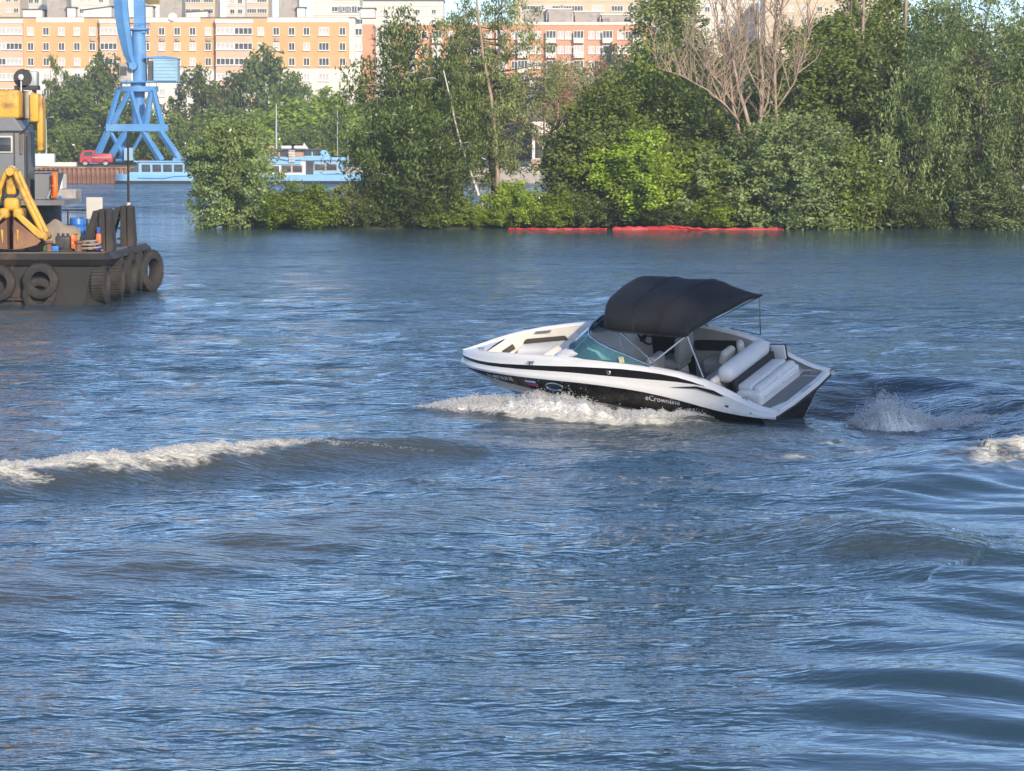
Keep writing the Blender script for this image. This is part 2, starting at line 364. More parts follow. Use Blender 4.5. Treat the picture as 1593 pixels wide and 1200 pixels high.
def water_material():
    m = bpy.data.materials.new('river_water'); n, l, b = nodes_of(m)
    tc = n.new('ShaderNodeTexCoord')
    def att(nm): a = n.new('ShaderNodeAttribute'); a.attribute_name = nm; return a.outputs['Fac']
    foam, turb, ruff = att('foam'), att('turbid'), att('ruffle')
    def noise(scale, det, sx=1.0, sy=1.0, rough=0.55, dist=0.0):
        mp = n.new('ShaderNodeMapping'); mp.inputs['Scale'].default_value = (sx, sy, 1); l.new(tc.outputs['Object'], mp.inputs['Vector'])
        z = n.new('ShaderNodeTexNoise'); z.inputs['Scale'].default_value = scale; z.inputs['Detail'].default_value = det; z.inputs['Roughness'].default_value = rough; z.inputs['Distortion'].default_value = dist
        l.new(mp.outputs['Vector'], z.inputs['Vector']); return z.outputs['Fac']
    def math_(op, a, c):
        x = n.new('ShaderNodeMath'); x.operation = op
        for i, v in enumerate((a, c)):
            if isinstance(v, (int, float)): x.inputs[i].default_value = v
            else: l.new(v, x.inputs[i])
        return x.outputs[0]
    n1 = noise(3.0, 2, .5, 1.0, .5, .3); n2 = noise(9.0, 2, .5, 1.0, .55, .2)
    n1 = math_('SUBTRACT', 1.0, math_('ABSOLUTE', math_('SUBTRACT', math_('MULTIPLY', n1, 2.6), 1.3), 0.0)); n0 = noise(0.5, 2, .5, 1.0)
    hh = math_('ADD', math_('MULTIPLY', n1, 0.036), math_('MULTIPLY', n2, 0.034))
    hh = math_('MULTIPLY', math_('MULTIPLY', hh, ruff), 0.88)
    hh = math_('ADD', hh, math_('MULTIPLY', n0, 0.055))
    bp = n.new('ShaderNodeBump'); bp.inputs['Strength'].default_value = 1.0; bp.inputs['Distance'].default_value = 1.0
    if 'Filter Width' in bp.inputs: bp.inputs['Filter Width'].default_value = 0.03
    l.new(hh, bp.inputs['Height'])
    # fine facets too small for the mesh: slopes read straight from a noise colour, so they hold at any distance
    mp = n.new('ShaderNodeMapping'); mp.inputs['Scale'].default_value = (.6, 1, 1); l.new(tc.outputs['Object'], mp.inputs['Vector'])
    sz = n.new('ShaderNodeTexNoise'); sz.inputs['Scale'].default_value = 1.7; sz.inputs['Detail'].default_value = 3; l.new(mp.outputs['Vector'], sz.inputs['Vector'])
    sb = n.new('ShaderNodeVectorMath'); sb.operation = 'SUBTRACT'; l.new(sz.outputs['Color'], sb.inputs[0]); sb.inputs[1].default_value = (.5, .67, .5)
    sm_ = n.new('ShaderNodeVectorMath'); sm_.operation = 'MULTIPLY'; l.new(sb.outputs[0], sm_.inputs[0]); sm_.inputs[1].default_value = (1, 1.15, 0)
    ss = n.new('ShaderNodeVectorMath'); ss.operation = 'SCALE'; l.new(sm_.outputs[0], ss.inputs[0]); l.new(att('facet'), ss.inputs['Scale'])
    sa = n.new('ShaderNodeVectorMath'); sa.operation = 'ADD'; l.new(bp.outputs['Normal'], sa.inputs[0]); l.new(ss.outputs[0], sa.inputs[1])
    sn = n.new('ShaderNodeVectorMath'); sn.operation = 'NORMALIZE'; l.new(sa.outputs[0], sn.inputs[0]); l.new(sn.outputs[0], b.inputs['Normal'])
    cm = n.new('ShaderNodeMix'); cm.data_type = 'RGBA'; l.new(turb, cm.inputs['Factor'])
    cm.inputs[6].default_value = (0.028, 0.060, 0.082, 1); cm.inputs[7].default_value = (0.082, 0.076, 0.055, 1)
    l.new(cm.outputs[2], b.inputs['Base Color'])
    rr = n.new('ShaderNodeMapRange'); rr.inputs['To Min'].default_value = 0.05; rr.inputs['To Max'].default_value = 0.26; l.new(turb, rr.inputs['Value']); l.new(rr.outputs[0], b.inputs['Roughness']); b.inputs['IOR'].default_value = 1.333
    # foam on top
    f1 = noise(3.2, 6, .8, 1.0, .68, .6); f2 = noise(11.0, 4, .7, 1.0, .6, .3)
    fn = math_('ADD', math_('MULTIPLY', f1, 0.72), math_('MULTIPLY', f2, 0.34))
    fv = math_('ADD', math_('MULTIPLY', foam, 0.80), math_('SUBTRACT', fn, 0.53))
    mr = n.new('ShaderNodeMapRange'); mr.interpolation_type = 'SMOOTHSTEP'; mr.inputs['From Min'].default_value = 0.38; mr.inputs['From Max'].default_value = 0.70
    l.new(fv, mr.inputs['Value'])
    gate = n.new('ShaderNodeMapRange'); gate.inputs['From Min'].default_value = 0.05; gate.inputs['From Max'].default_value = 0.22; l.new(foam, gate.inputs['Value'])
    fac = math_('MULTIPLY', mr.outputs[0], gate.outputs[0])
    fb = n.new('ShaderNodeBsdfPrincipled'); fb.inputs['Base Color'].default_value = (0.78, 0.74, 0.62, 1); fb.inputs['Roughness'].default_value = 0.6
    fb.inputs['Subsurface Weight'].default_value = 0.0
    b2 = n.new('ShaderNodeBump'); b2.inputs['Strength'].default_value = 1.0; b2.inputs['Distance'].default_value = 0.22; l.new(fn, b2.inputs['Height']); l.new(b2.outputs['Normal'], fb.inputs['Normal'])
    ms = n.new('ShaderNodeMixShader'); l.new(fac, ms.inputs[0]); l.new(b.outputs[0], ms.inputs[1]); l.new(fb.outputs[0], ms.inputs[2])
    l.new(ms.outputs[0], n['Material Output'].inputs['Surface'])
    return m
M['water'] = water_material()
def build_water():
    # polar sheet: rows close together near the viewer and wide apart far away, all around the bank
    inv = np.concatenate([np.linspace(1 / 9.0, 1 / 24.0, 24)[:-1], np.linspace(1 / 24.0, 1 / 430.0, 740), 1 / np.array([450., 480, 520, 570])])
    d = 1 / inv
    aa = np.concatenate([np.linspace(-1.21, -0.21, 50)[:-1], np.linspace(-0.21, 0.21, 760), np.linspace(0.21, 1.21, 50)[1:]])
    D, A = np.meshgrid(d, aa, indexing='ij')
    u = np.clip(np.abs(A) - .21, 0, 1) ** 2; X = np.where(np.abs(A) > .21, np.sign(A) * (np.tan(.21) * D + u * (440 - np.tan(.21) * D)), np.tan(A) * D); Y = D
    sp = np.gradient(d)[:, None] * np.ones_like(A)
    sp = np.maximum(np.abs(sp), D * 0.0006 * 1.6); sp = np.where(np.abs(A) > 0.215, sp + D * 0.02, sp)
    H, foam, turb, ruff, facet = water_height(X, Y, sp)
    V = np.stack([X, Y, H], -1).reshape(-1, 3)
    nr, nc = X.shape; I = np.arange(nr * nc).reshape(nr, nc)
    Q = np.stack([I[:-1, :-1], I[:-1, 1:], I[1:, 1:], I[1:, :-1]], -1).reshape(-1, 4)
    o = np_mesh('water', V, Q, M['water']); tag(o, kind='structure')
    for nm, arr in (('foam', foam), ('turbid', turb), ('ruffle', ruff), ('facet', facet)):
        a = o.data.attributes.new(nm, 'FLOAT', 'POINT'); a.data.foreach_set('value', arr.astype(np.float32).ravel())
    return o
build_water()
# ================================================================ MOTORBOAT (own axes: x forward, y port, z up; heeled to port in its turn)
M['gelcoat'] = mat('white_gelcoat', (0.80, 0.78, 0.74), 0.16, var=0.03, vscale=1.2)
M['hull_black'] = mat('black_gelcoat', (0.016, 0.014, 0.013), 0.10, var=0.2, vscale=1.0)
M['cream'] = mat('cream_vinyl', (0.74, 0.68, 0.58), 0.45, var=0.04, vscale=4, bump=0.05, bscale=60)
M['vinyl_grey'] = mat('grey_vinyl', (0.36, 0.34, 0.32), 0.45, var=0.05, vscale=4, bump=0.05, bscale=60)
M['vinyl_white'] = mat('white_vinyl', (0.72, 0.70, 0.67), 0.42, var=0.04, vscale=4, bump=0.05, bscale=60)
M['nonslip'] = mat('grey_non_slip_mat', (0.20, 0.20, 0.20), 0.8, var=0.10, vscale=30, bump=0.3, bscale=160)
M['pad_beige'] = mat('beige_non_slip_pad', (0.50, 0.47, 0.43), 0.8, var=0.10, vscale=30, bump=0.3, bscale=160)
M['carpet'] = mat('grey_boat_carpet', (0.16, 0.15, 0.14), 0.9, var=0.2, vscale=30)
M['canvas'] = mat('black_canvas', (0.019, 0.018, 0.017), 0.7, var=0.3, vscale=2.0, bump=0.9, bscale=2.6)
M['steel'] = mat('polished_steel', (0.62, 0.62, 0.63), 0.22, 1.0, var=0.08)
M['rubber'] = mat('black_rubber', (0.02, 0.02, 0.02), 0.6)
M['recess_shade'] = mat('dark_recess_shade', (0.05, 0.045, 0.035), 0.7)  # shade inside recesses, put into the colour of flat panels
M['decal_white'] = mat('white_lettering', (0.72, 0.72, 0.72), 0.4, var=0.02)
M['decal_red'] = mat('red_flag_band', (0.55, 0.05, 0.06), 0.4, var=0.02)
M['decal_blue'] = mat('blue_flag_band', (0.04, 0.07, 0.35), 0.4, var=0.02)
M['decal_dark'] = mat('dark_lettering', (0.05, 0.06, 0.12), 0.4, var=0.02)
M['screen_blue'] = mat('dark_blue_plastic', (0.02, 0.06, 0.12), 0.3)
M['tag_yellow'] = mat('yellow_sticker', (0.75, 0.68, 0.40), 0.5, var=0.2, vscale=30)
def glass_mat(name, col, refl=0.9, alpha=0.35):
    m = bpy.data.materials.new(name); n, l, b = nodes_of(m)
    t = n.new('ShaderNodeBsdfTransparent'); t.inputs[0].default_value = list(col) + [1]
    g = n.new('ShaderNodeBsdfGlossy'); g.inputs['Roughness'].default_value = 0.03
    d = n.new('ShaderNodeBsdfDiffuse'); d.inputs['Color'].default_value = [c * 0.5 for c in col] + [1]
    mm = n.new('ShaderNodeMixShader'); mm.inputs[0].default_value = alpha; l.new(t.outputs[0], mm.inputs[1]); l.new(d.outputs[0], mm.inputs[2])
    fr = n.new('ShaderNodeFresnel'); fr.inputs['IOR'].default_value = 1.5
    mx = n.new('ShaderNodeMixShader'); l.new(fr.outputs[0], mx.inputs[0]); l.new(mm.outputs[0], mx.inputs[1]); l.new(g.outputs[0], mx.inputs[2])
    l.new(mx.outputs[0], n['Material Output'].inputs['Surface']); return m
M['teal_glass'] = glass_mat('teal_tinted_glass', (0.26, 0.66, 0.70), alpha=0.34)

def build_boat():
    th, psi, tau = R_(31.76), R_(16.55), R_(-1.27)
    fwd = Vector((-math.cos(th), math.sin(th), 0)); prt = Vector((-math.sin(th), -math.cos(th), 0))
    B = Matrix((fwd, prt, Vector((0, 0, 1)))).transposed()
    Ry = Matrix(((math.cos(tau), 0, -math.sin(tau)), (0, 1, 0), (math.sin(tau), 0, math.cos(tau))))
    Rx = Matrix(((1, 0, 0), (0, math.cos(psi), math.sin(psi)), (0, -math.sin(psi), math.cos(psi))))
    boat = empty('motorboat'); boat.matrix_world = Matrix.Translation((5.376, 61.62, 0.113)) @ (B @ Ry @ Rx).to_4x4()
    tag(boat, 'black and white open motorboat with black canopy heeling over in a turn', 'motorboat')
    ip = lambda xs, ys: (lambda x: float(np.interp(x, xs, ys)))
    def hb(x):
        if x < 2.6: return 1.2 + 0.07 * max(0, x) / 2.6
        t = min(1.0, (x - 2.6) / 4.6); return 1.27 * max(0.0, 1 - t ** 2.5) ** 0.64
    zg = ip([0, .34, .7, 1.0, 1.33, 1.84, 2.47, 3.13, 3.95, 4.77, 5.15, 5.77, 6.36, 6.71, 7.04, 7.2], [.49, .56, .74, .89, 1.04, 1.20, 1.32, 1.39, 1.44, 1.44, 1.43, 1.40, 1.34, 1.28, 1.22, 1.18])
    zwl = ip([0, .1, .6, 1.1, 1.48, 1.85, 2.23, 2.61, 3.2, 3.96, 4.55, 5.2, 5.86, 6.64, 7.0, 7.2], [.36, .36, .41, .50, .60, .70, .79, .87, .95, 1.01, 1.03, 1.04, 1.035, 1.01, .97, .94])
    zwt = ip([0, .34, .7, 1.0, 1.36, 1.92, 2.31, 2.9, 3.93, 4.52, 5.14, 5.83, 6.39, 6.88, 7.2], [.46, .52, .68, .82, .985, 1.06, 1.09, 1.13, 1.19, 1.20, 1.19, 1.165, 1.14, 1.13, 1.10])
    zbt = ip([0, .34, .7, 1.0, 1.36, 1.9, 2.28, 2.87, 3.91, 4.5, 5.12, 5.81, 6.38, 6.86, 7.2], [.465, .525, .685, .825, .99, 1.15, 1.22, 1.29, 1.315, 1.30, 1.28, 1.235, 1.20, 1.185, 1.14])
    zc = ip([0, .3, 1.5, 3, 4.5, 5.3, 5.98, 6.37, 6.9, 7.12, 7.2], [.12, .14, .26, .50, .70, .77, .83, .87, .90, .91, .91])
    zk = ip([0, .3, 3.0, 4.6, 5.5, 6.2, 6.53, 6.75, 7.06, 7.2], [-.34, -.34, -.34, -.22, .02, .31, .52, .66, .80, .92])
    def sm(f, x): return (f(x - .12) + 2 * f(x) + f(x + .12)) / 4
    xs = [0.30, .45, .7, .95, 1.2, 1.36, 1.6, 1.9, 2.2, 2.6, 3.0, 3.5, 4.0, 4.5, 5.0, 5.4, 5.8, 6.15, 6.45, 6.7, 6.9, 7.02, 7.11, 7.17, 7.2]
    def strip(fa, fb, n=3, flare=0.0, cap=False):
        """surface between two profile lines (functions x -> (y,z)), port and starboard in one mesh"""
        mb = MB()
        for s in (1, -1):
            rows = []
            for x in xs:
                (y0, z0), (y1, z1) = fa(x), fb(x)
                rows.append([(x, s * (y0 + (y1 - y0) * t + flare * math.sin(math.pi * t)), z0 + (z1 - z0) * t) for t in [k / n for k in range(n + 1)]])
            mb.grid(rows)
        return mb
    yc = lambda x: hb(x) * (0.90 - 0.10 * max(0, (x - 4.5) / 2.7))
    bottom = strip(lambda x: (0.0, sm(zk, x)), lambda x: (yc(x), min(sm(zc, x), 10) ), 5, 0.05)
    bottom.build('hull_bottom', M['gelcoat'], boat, True, 50)
    side = strip(lambda x: (yc(x), sm(zc, x)), lambda x: (hb(x) - .02, sm(zwl, x)), 4, 0.015)
    # transom
    tr = [(0.30, s * y, z) for s, y, z in ((1, 0, -.34), (1, yc(.3), sm(zc, .3)), (1, hb(.3) - .02, sm(zwl, .3)), (-1, hb(.3) - .02, sm(zwl, .3)), (-1, yc(.3), sm(zc, .3)))]
    side.add(tr, [(0, 1, 2, 3, 4)])
    hull = side.build('hull', M['hull_black'], boat, True, 50)
    hull['label'] = 'glossy black hull side with registration number and oval porthole'
    band = MB()
    for s in (1, -1):
        rows = []
        for x in [0.0, .06] + xs:
            o = 0.0 if x < 7.19 else 0.0
            zl, zt, y = sm(zwl, x), sm(zwt, x), hb(x); h = zt - zl
            rows.append([(x + (.03 if x > 7.1 else 0), s * (y - .022), zl - .012), (x + (.045 if x > 7.1 else 0), s * (y + .03), zl + .01), (x + (.05 if x > 7.1 else 0), s * (y + .035), zl + .05), (x + .03 * (x > 7.1), s * (y + .012), zl + .35 * h + .03), (x + .02 * (x > 7.1), s * y, zl + .7 * h), (x, s * (y - .012), zt)])
        band.grid(rows)
    band.build('rubbing_band', M['gelcoat'], boat, True, 45)
    stripe = MB()
    sx = [x for x in xs if x >= 1.36]
    for s in (1, -1):
        stripe.grid([[(x, s * (hb(x) - .012 - .01 * t), sm(zwt, x) * (1 - t) + sm(zbt, x) * t) for t in (0, .5, 1)] for x in sx])
    stripe.build('side_stripe', M['hull_black'], boat, True, 45)
    for s in (1, -1):
        MB().add([(2.07, s * 1.272, .965), (1.5, s * 1.262, .945), (1.05, s * 1.245, .80), (.97, s * 1.238, .795), (1.16, s * 1.245, .905), (1.5, s * 1.256, .985)], [(0, 1, 2, 3, 4, 5)]).build('arrow_stripe', M['hull_black'], boat)
    # deck cap: rolls from the stripe over the gunwale to the inner edge of the cockpits
    def yi(x): return max(hb(x) - np.interp(x, [0, 1.3, 2, 4.2, 4.7, 6.0, 6.5, 7.2], [.16, .2, .2, .22, .25, .24, .26, .4]), 0.0)
    cap = MB()
    for s in (1, -1):
        rows = []
        for x in [0.0, .06] + xs:
            y0, zb, z = hb(x) - .022, sm(zbt, x), sm(zg, x); y1 = yi(x)
            if x > 1.36: a = (y0, zb)
            else: a = (hb(x) - .012, sm(zwt, x))
            w = y0 - y1
            rows.append([(x, s * a[0], a[1]), (x, s * (y0 - .05 * min(1, w / .2)), a[1] + (z - a[1]) * .45), (x, s * (y0 - .30 * w), a[1] + (z - a[1]) * .86), (x, s * (y0 - .6 * w), z), (x, s * (y0 - .9 * w), z - .008), (x, s * y1, z - .045)])
        cap.grid(rows)
    cap.build('gunwale_deck', M['gelcoat'], boat, True, 60)
    # foredeck between the gunwales, ahead of the bow cockpit
    fd = MB(); rows = []
    for x in [6.42, 6.55, 6.7, 6.85, 7.0, 7.1, 7.19]:
        y1 = yi(x); z = sm(zg, x) - .045
        rows.append([(x, y1 * t, z + .03 * (1 - t * t)) for t in (-1, -.6, -.2, .2, .6, 1)])
    fd.grid(rows).build('foredeck', M['gelcoat'], boat, True, 60)
    # inner linings and floor
    def lining(name, x0, x1, n, zbot, m, inset=0.05):
        mb = MB()
        for s in (1, -1):
            mb.grid([[(x, s * yi(x), sm(zg, x) - .045), (x, s * (yi(x) - .01), sm(zg, x) - .16), (x, s * max(yi(x) - inset, 0.02), zbot + .25), (x, s * max(yi(x) - inset - .04, .01), zbot)] for x in np.linspace(x0, x1, n)])
        return mb.build(name, m, boat, True, 50)
    lining('bow_lining', 4.45, 6.48, 16, .62, M['cream'], 0.07)
    MB().grid([[(6.44, yi(6.44) * t, sm(zg, 6.44) - .05 + .03 * (1 - t * t)), (6.40, yi(6.44) * t * .96, .95), (6.30, yi(6.4) * t * .9, .62)] and
               [(6.44 - .10 * k - .02, yi(6.44) * t * (1 - .04 * k), (sm(zg, 6.44) - .05) * (1 - k / 3) + .62 * k / 3) for k in range(4)] for t in np.linspace(-1, 1, 9)]).build('bow_bulkhead', M['cream'], boat, True)
    lining('cockpit_lining', 1.15, 2.75, 12, .36, M['vinyl_grey'], 0.06); lining('helm_lining', 2.75, 4.45, 12, .36, M['rubber'], 0.06)  # forward lining coloured black to stand for the canopy's shade
    fl = MB(); fl.grid([[(x, -max(hb(x) - .3, .05), .60), (x, max(hb(x) - .3, .05), .60)] for x in np.linspace(4.5, 6.5, 8)]); fl.build('bow_floor', M['vinyl_white'], boat)
    MB().grid([[(x, -1.02, .36), (x, 1.02, .36)] for x in (1.0, 2.5, 4.5)]).build('cockpit_floor', M['carpet'], boat)
    # grey strips on the starboard foredeck gunwale
    for a, b in ((6.80, 6.52), (6.47, 6.10)):
        MB().grid([[(x, s_ * 1.0, z_) for s_, z_ in ((-(hb(x) - .10), sm(zg, x) - .012 + .006), (-(yi(x) + .02), sm(zg, x) - .02 + .006))] for x in np.linspace(a, b, 5)]).build('non_slip_pad', M['pad_beige'], boat)
    # recess shade painted as dark panels, and fittings, on the starboard bow lining
    def panel_on_stb(name, x0, x1, z0, z1, m, off=0.012, r=.04, y=None, nseg=5, parent=None):
        """thin rounded slab standing off the starboard lining"""
        xc, zc_ = (x0 + x1) / 2, (z0 + z1) / 2
        yy = lambda x: -(yi(x) - .03) + off if y is None else y
        pts = []
        for (cx, cz, a0) in ((x1 - r, z1 - r, 0), (x0 + r, z1 - r, 1), (x0 + r, z0 + r, 2), (x1 - r, z0 + r, 3)):
            for k in range(nseg): a = (a0 + k / (nseg - 1)) * math.pi / 2; pts.append((cx + r * math.cos(a), cz + r * math.sin(a)))
        mb = MB(); n = len(pts)
        mb.add([(x, yy(x), z) for x, z in pts] + [(x, yy(x) - .02, z) for x, z in pts], [tuple(range(n))] + [(i, (i + 1) % n, n + (i + 1) % n, n + i) for i in range(n)])
        return mb.build(name, m, parent or boat)
    panel_on_stb('storage_recess_shade', 5.30, 6.12, 1.02, 1.22, M['recess_shade'], .03, .07)  # dark slab on the lining in place of a shaded hollow
    panel_on_stb('grab_handle', 5.58, 5.88, 1.325, 1.355, M['steel'], .035, .014)
    sp = MB().lathe([(0, 0), (.04, .012), (.075, .02), (.085, .008), (.085, -.01)], (5.93, -.74, 1.10), 'Y', 20); sp.build('speaker', M['rubber'], boat, True)
    MB().grid([[(6.395 - .10 * k_, y, (sm(zg, 6.44) - .05) * (1 - k_ / 3) + .62 * k_ / 3) for k_ in (.55, 1.0)] for y in (-.60, -.4, -.2, -.04)]).build('bow_slot_shade', M['recess_shade'], boat)  # dark sheet over the bulkhead, painting the shade inside a slot
    panel_on_stb('cockpit_recess_shade', 1.80, 2.72, .86, 1.06, M['rubber'], .03, .06)  # black panel painting the shade of a recess that isn't cut in
    # bow cushions
    def cushion(name, c, d, r, m, M3=None, rz=0): return MB().rbox(c, d, r, rz, 3, M3).build(name, m, boat, True, 60)
    rot = lambda ax, a: Matrix.Rotation(R_(a), 3, ax)
    cushion('bow_seat', (5.50, -.52, .96), (1.35, .50, .34), .07, M['vinyl_white'], rot('Z', 8))
    cushion('bow_seat', (5.50, .52, .96), (1.35, .50, .34), .07, M['vinyl_white'], rot('Z', -8))
    cushion('bow_backrest', (4.80, -.60, 1.20), (.20, .58, .46), .09, M['cream'], rot('Y', 18))
    cushion('bow_backrest', (4.80, .60, 1.20), (.20, .58, .46), .09, M['cream'], rot('Y', 18))
    # consoles under the windscreen
    for s in (1, -1):
        rows = []
        for x, z0, z1 in ((4.72, .62, 1.20), (4.62, .62, 1.42), (4.4, .62, 1.50), (4.05, .40, 1.53), (3.75, .40, 1.46), (3.62, .40, 1.28)):
            yo = yi(x) + .02
            rows.append([(x, s * .24, z0), (x, s * .26, z1 - .05), (x, s * .34, z1), (x, s * (yo - .1), z1), (x, s * yo, z1 - .03), (x, s * yo, z0)])
        mb = MB().grid(rows); k = 6
        mb.add(rows[0], [tuple(range(k))]); mb.add(rows[-1], [tuple(range(k))])
        mb.build('console', M['gelcoat'], boat, True, 45)
    # steering wheel and dash on the starboard console
    w = MB(); c0 = Vector((3.5, -.62, 1.28)); ax = Vector((-.8, 0, .55)).normalized(); u = Vector((0, 1, 0)); v_ = ax.cross(u)
    w.tube([c0 + (u * math.cos(a) + v_ * math.sin(a)) * .19 for a in np.linspace(0, 2 * math.pi, 25)[:-1]], .018, 8, True)
    for a in (0.5, 2.6, 4.7): w.tube([c0, c0 + (u * math.cos(a) + v_ * math.sin(a)) * .19], .014, 6)
    w.tube([c0, c0 - ax * .16], .04, 8); w.build('steering_wheel', M['rubber'], boat, True)
    cushion('dash_hood', (4.12, -.62, 1.58), (.42, .55, .16), .06, M['screen_blue'])
    cushion('dash_hood', (4.12, .62, 1.56), (.36, .45, .12), .05, M['screen_blue'])
    # windscreen: base line on the deck, top line further aft
    def wsb(t):  # t -1 starboard aft .. 0 centre .. 1 port aft
        a = abs(t); s = 1 if t >= 0 else -1
        x = np.interp(a, [0, .25, .45, .56, .66, .8, 1.0], [4.50, 4.46, 4.34, 4.16, 3.86, 3.25, 2.45])
        y = np.interp(a, [0, .25, .45, .56, .66, .8, 1.0], [0, .52, .88, 1.03, 1.10, 1.14, 1.15])
        return Vector((x, s * y, zg(x) - .02 if a > .45 else np.interp(a, [0, .45], [1.50, 1.48])))
    def wst(t):
        a = abs(t); s = 1 if t >= 0 else -1; b = wsb(t)
        hgt = np.interp(a, [0, .45, .6, .75, 1.0], [.40, .40, .36, .22, .015])
        back = np.interp(a, [0, .45, .6, .75, 1.0], [.52, .50, .36, .18, .02]); inn = np.interp(a, [0, .45, .6, 1.0], [.0, .10, .12, .02])
        return Vector((b.x - back, b.y - s * inn * (1 if a > .1 else 0), b.z + hgt))
    ts = np.linspace(-1, 1, 49)
    gl = MB().grid([[tuple(wsb(t) + (wst(t) - wsb(t)) * k) for k in (0, .5, 1)] for t in ts]).build('windscreen_glass', M['teal_glass'], boat, True, 0)
    fr = MB(); fr.tube([wsb(t) for t in ts], .022, 8); fr.tube([wst(t) for t in ts], .020, 8)
    for t in (-.5, -.17, .17, .5): fr.tube([wsb(t), wst(t)], .015, 6)
    fr.build('windscreen_frame', M['steel'], boat, True)
    st = wsb(.86); MB().box((st.x, st.y + .03, st.z + .085), (.10, .012, .11)).build('windscreen_sticker', M['tag_yellow'], boat)
    # helm seats
    for s in (-1, 1):
        cushion('helm_seat', (2.95, s * .58, .78), (.50, .52, .20), .08, M['vinyl_grey'])
        cushion('helm_seat_back', (2.70, s * .58, 1.06), (.18, .54, .56), .08, M['vinyl_grey'], rot('Y', -12))
        cushion('helm_seat_base', (2.92, s * .58, .52), (.34, .36, .34), .05, M['vinyl_white'])
    # aft bench, pillows, backrest bolster, sun pad
    cushion('bench_seat', (1.62, 0.02, .66), (.52, 1.90, .30), .08, M['vinyl_grey'])
    cushion('side_seat', (2.10, -.80, .66), (.60, .42, .30), .08, M['vinyl_grey'])
    cushion('pillow', (1.78, -.52, .94), (.16, .40, .30), .07, M['cream'], rot('Y', -24))
    cushion('pillow', (1.62, -.78, .98), (.14, .30, .30), .07, M['cream'], rot('Z', 30))
    cushion('bench_back', (1.34, .25, .86), (.14, 1.5, .34), .06, M['cream'], rot('Y', -14))
    cushion('bench_bolster', (1.15, .02, 1.03), (.34, 1.66, .34), .15, M['vinyl_white'], rot('Y', -10))
    MB().box((.985, .0, .80), (.06, 1.6, .26)).build('bolster_gap_shade', M['rubber'], boat)  # black box standing in for the shade in the gap behind the bolster
    MB().rbox((.78, 0, .56), (.62, 1.62, .30), .06).build('engine_hatch', M['gelcoat'], boat, True)
    cushion('sun_pad', (.86, -.02, .75), (.34, 1.46, .13), .05, M['vinyl_white'])
    cushion('sun_pad', (.58, .36, .72), (.18, .72, .16), .07, M['vinyl_white'])
    cushion('sun_pad', (.58, -.38, .72), (.18, .72, .16), .07, M['vinyl_white'])
    for y in (.36, -.38): cushion('step_lip', (.475, y, .60), (.06, .64, .05), .02, M['vinyl_white'])
    MB().rbox((.95, -.955, .86), (.30, .05, .28), .04).build('side_locker', M['vinyl_white'], boat, True)
    MB().rbox((.95, -.985, .86), (.33, .03, .31), .04).build('locker_seal', M['rubber'], boat, True)
    # swim platform
    pf = MB(); pl = [(.80, -1.14), (.80, 1.14), (.30, 1.21), (.12, 1.21), (.03, 1.10), (-.03, .5), (-.03, -.5), (.03, -1.10), (.12, -1.21), (.30, -1.21)]
    pf.prism(pl, .10, 'Z', (0, 0, .37)); pf.build('swim_platform', M['gelcoat'], boat, bevel=.02)
    pm = MB().prism([(.50, -1.0), (.50, .94), (.26, .92), (.10, .55), (.10, -.62), (.14, -1.0)], .008, 'Z', (0, 0, .471)); pm.build('platform_mat', M['nonslip'], boat)
    MB().prism([(.40, -.75), (.40, -.735), (.12, -.735), (.12, -.75)], .004, 'Z', (0, 0, .481)).build('ladder_hatch_edge', M['gelcoat'], boat)
    MB().rbox((.30, -.90, .486), (.05, .06, .012), .005).build('hatch_latch', M['steel'], boat)
    # rails of the platform edge
    MB().tube([(x + .0, y, .37) for x, y in pl[2:]], .022, 8).build('platform_rub_rail', M['rubber'], boat, True)
    # canopy
    us = np.concatenate([np.linspace(0, .82, 14), [.87, .91, .945, .97, .99, 1.0]])
    cz = ip([0, .08, .2, .4, .6, .8, .9, .95, .98, 1.0], [1.97, 2.18, 2.33, 2.40, 2.42, 2.46, 2.47, 2.43, 2.33, 2.18])
    ez = ip([0, .1, .3, .6, .8, .9, 1.0], [1.91, 1.89, 1.91, 1.95, 1.98, 2.0, 2.02])
    rows = []
    for u_ in us:
        r = []
        for t in np.linspace(-1, 1, 25):
            a = abs(t); w_ = 1.13 if u_ < .8 else 1.13 - .10 * ((u_ - .8) / .2) ** 2
            x0, x1 = 1.40 + .19 * t, 3.60 - .10 * t - .16 * a ** 3
            z = ez(u_) + (cz(u_) - ez(u_)) * (1 - a ** (4.6 if u_ > .2 else 3.0)) ** .55
            sag = -.022 * math.sin(u_ * 3 * math.pi) ** 2 * (1 - a ** 4)
            r.append((x0 + (x1 - x0) * u_, t * w_, z + sag + .006 * math.sin(9 * t + 9 * u_)))
        rows.append(r)
    cn = MB().grid(rows).build('canopy', M['canvas'], boat, True, 0)
    so = cn.modifiers.new('cloth', 'SOLIDIFY'); so.thickness = .018
    hem = MB(); hem.tube([rows[0][k] for k in range(25)], .022, 8); hem.tube([(x, y, z - .01) for x, y, z in [r[24] for r in rows]], .016, 6); hem.tube([(x, y, z - .01) for x, y, z in [r[0] for r in rows]], .016, 6)
    hem.build('canopy_hem', M['canvas'], boat, True)
    for u_ in (.34, .66):
        i = int(np.argmin(np.abs(us - u_))); MB().tube([(p[0], p[1], p[2] + .012) for p in rows[i]], .009, 5).build('canopy_seam', M['rubber'], boat)
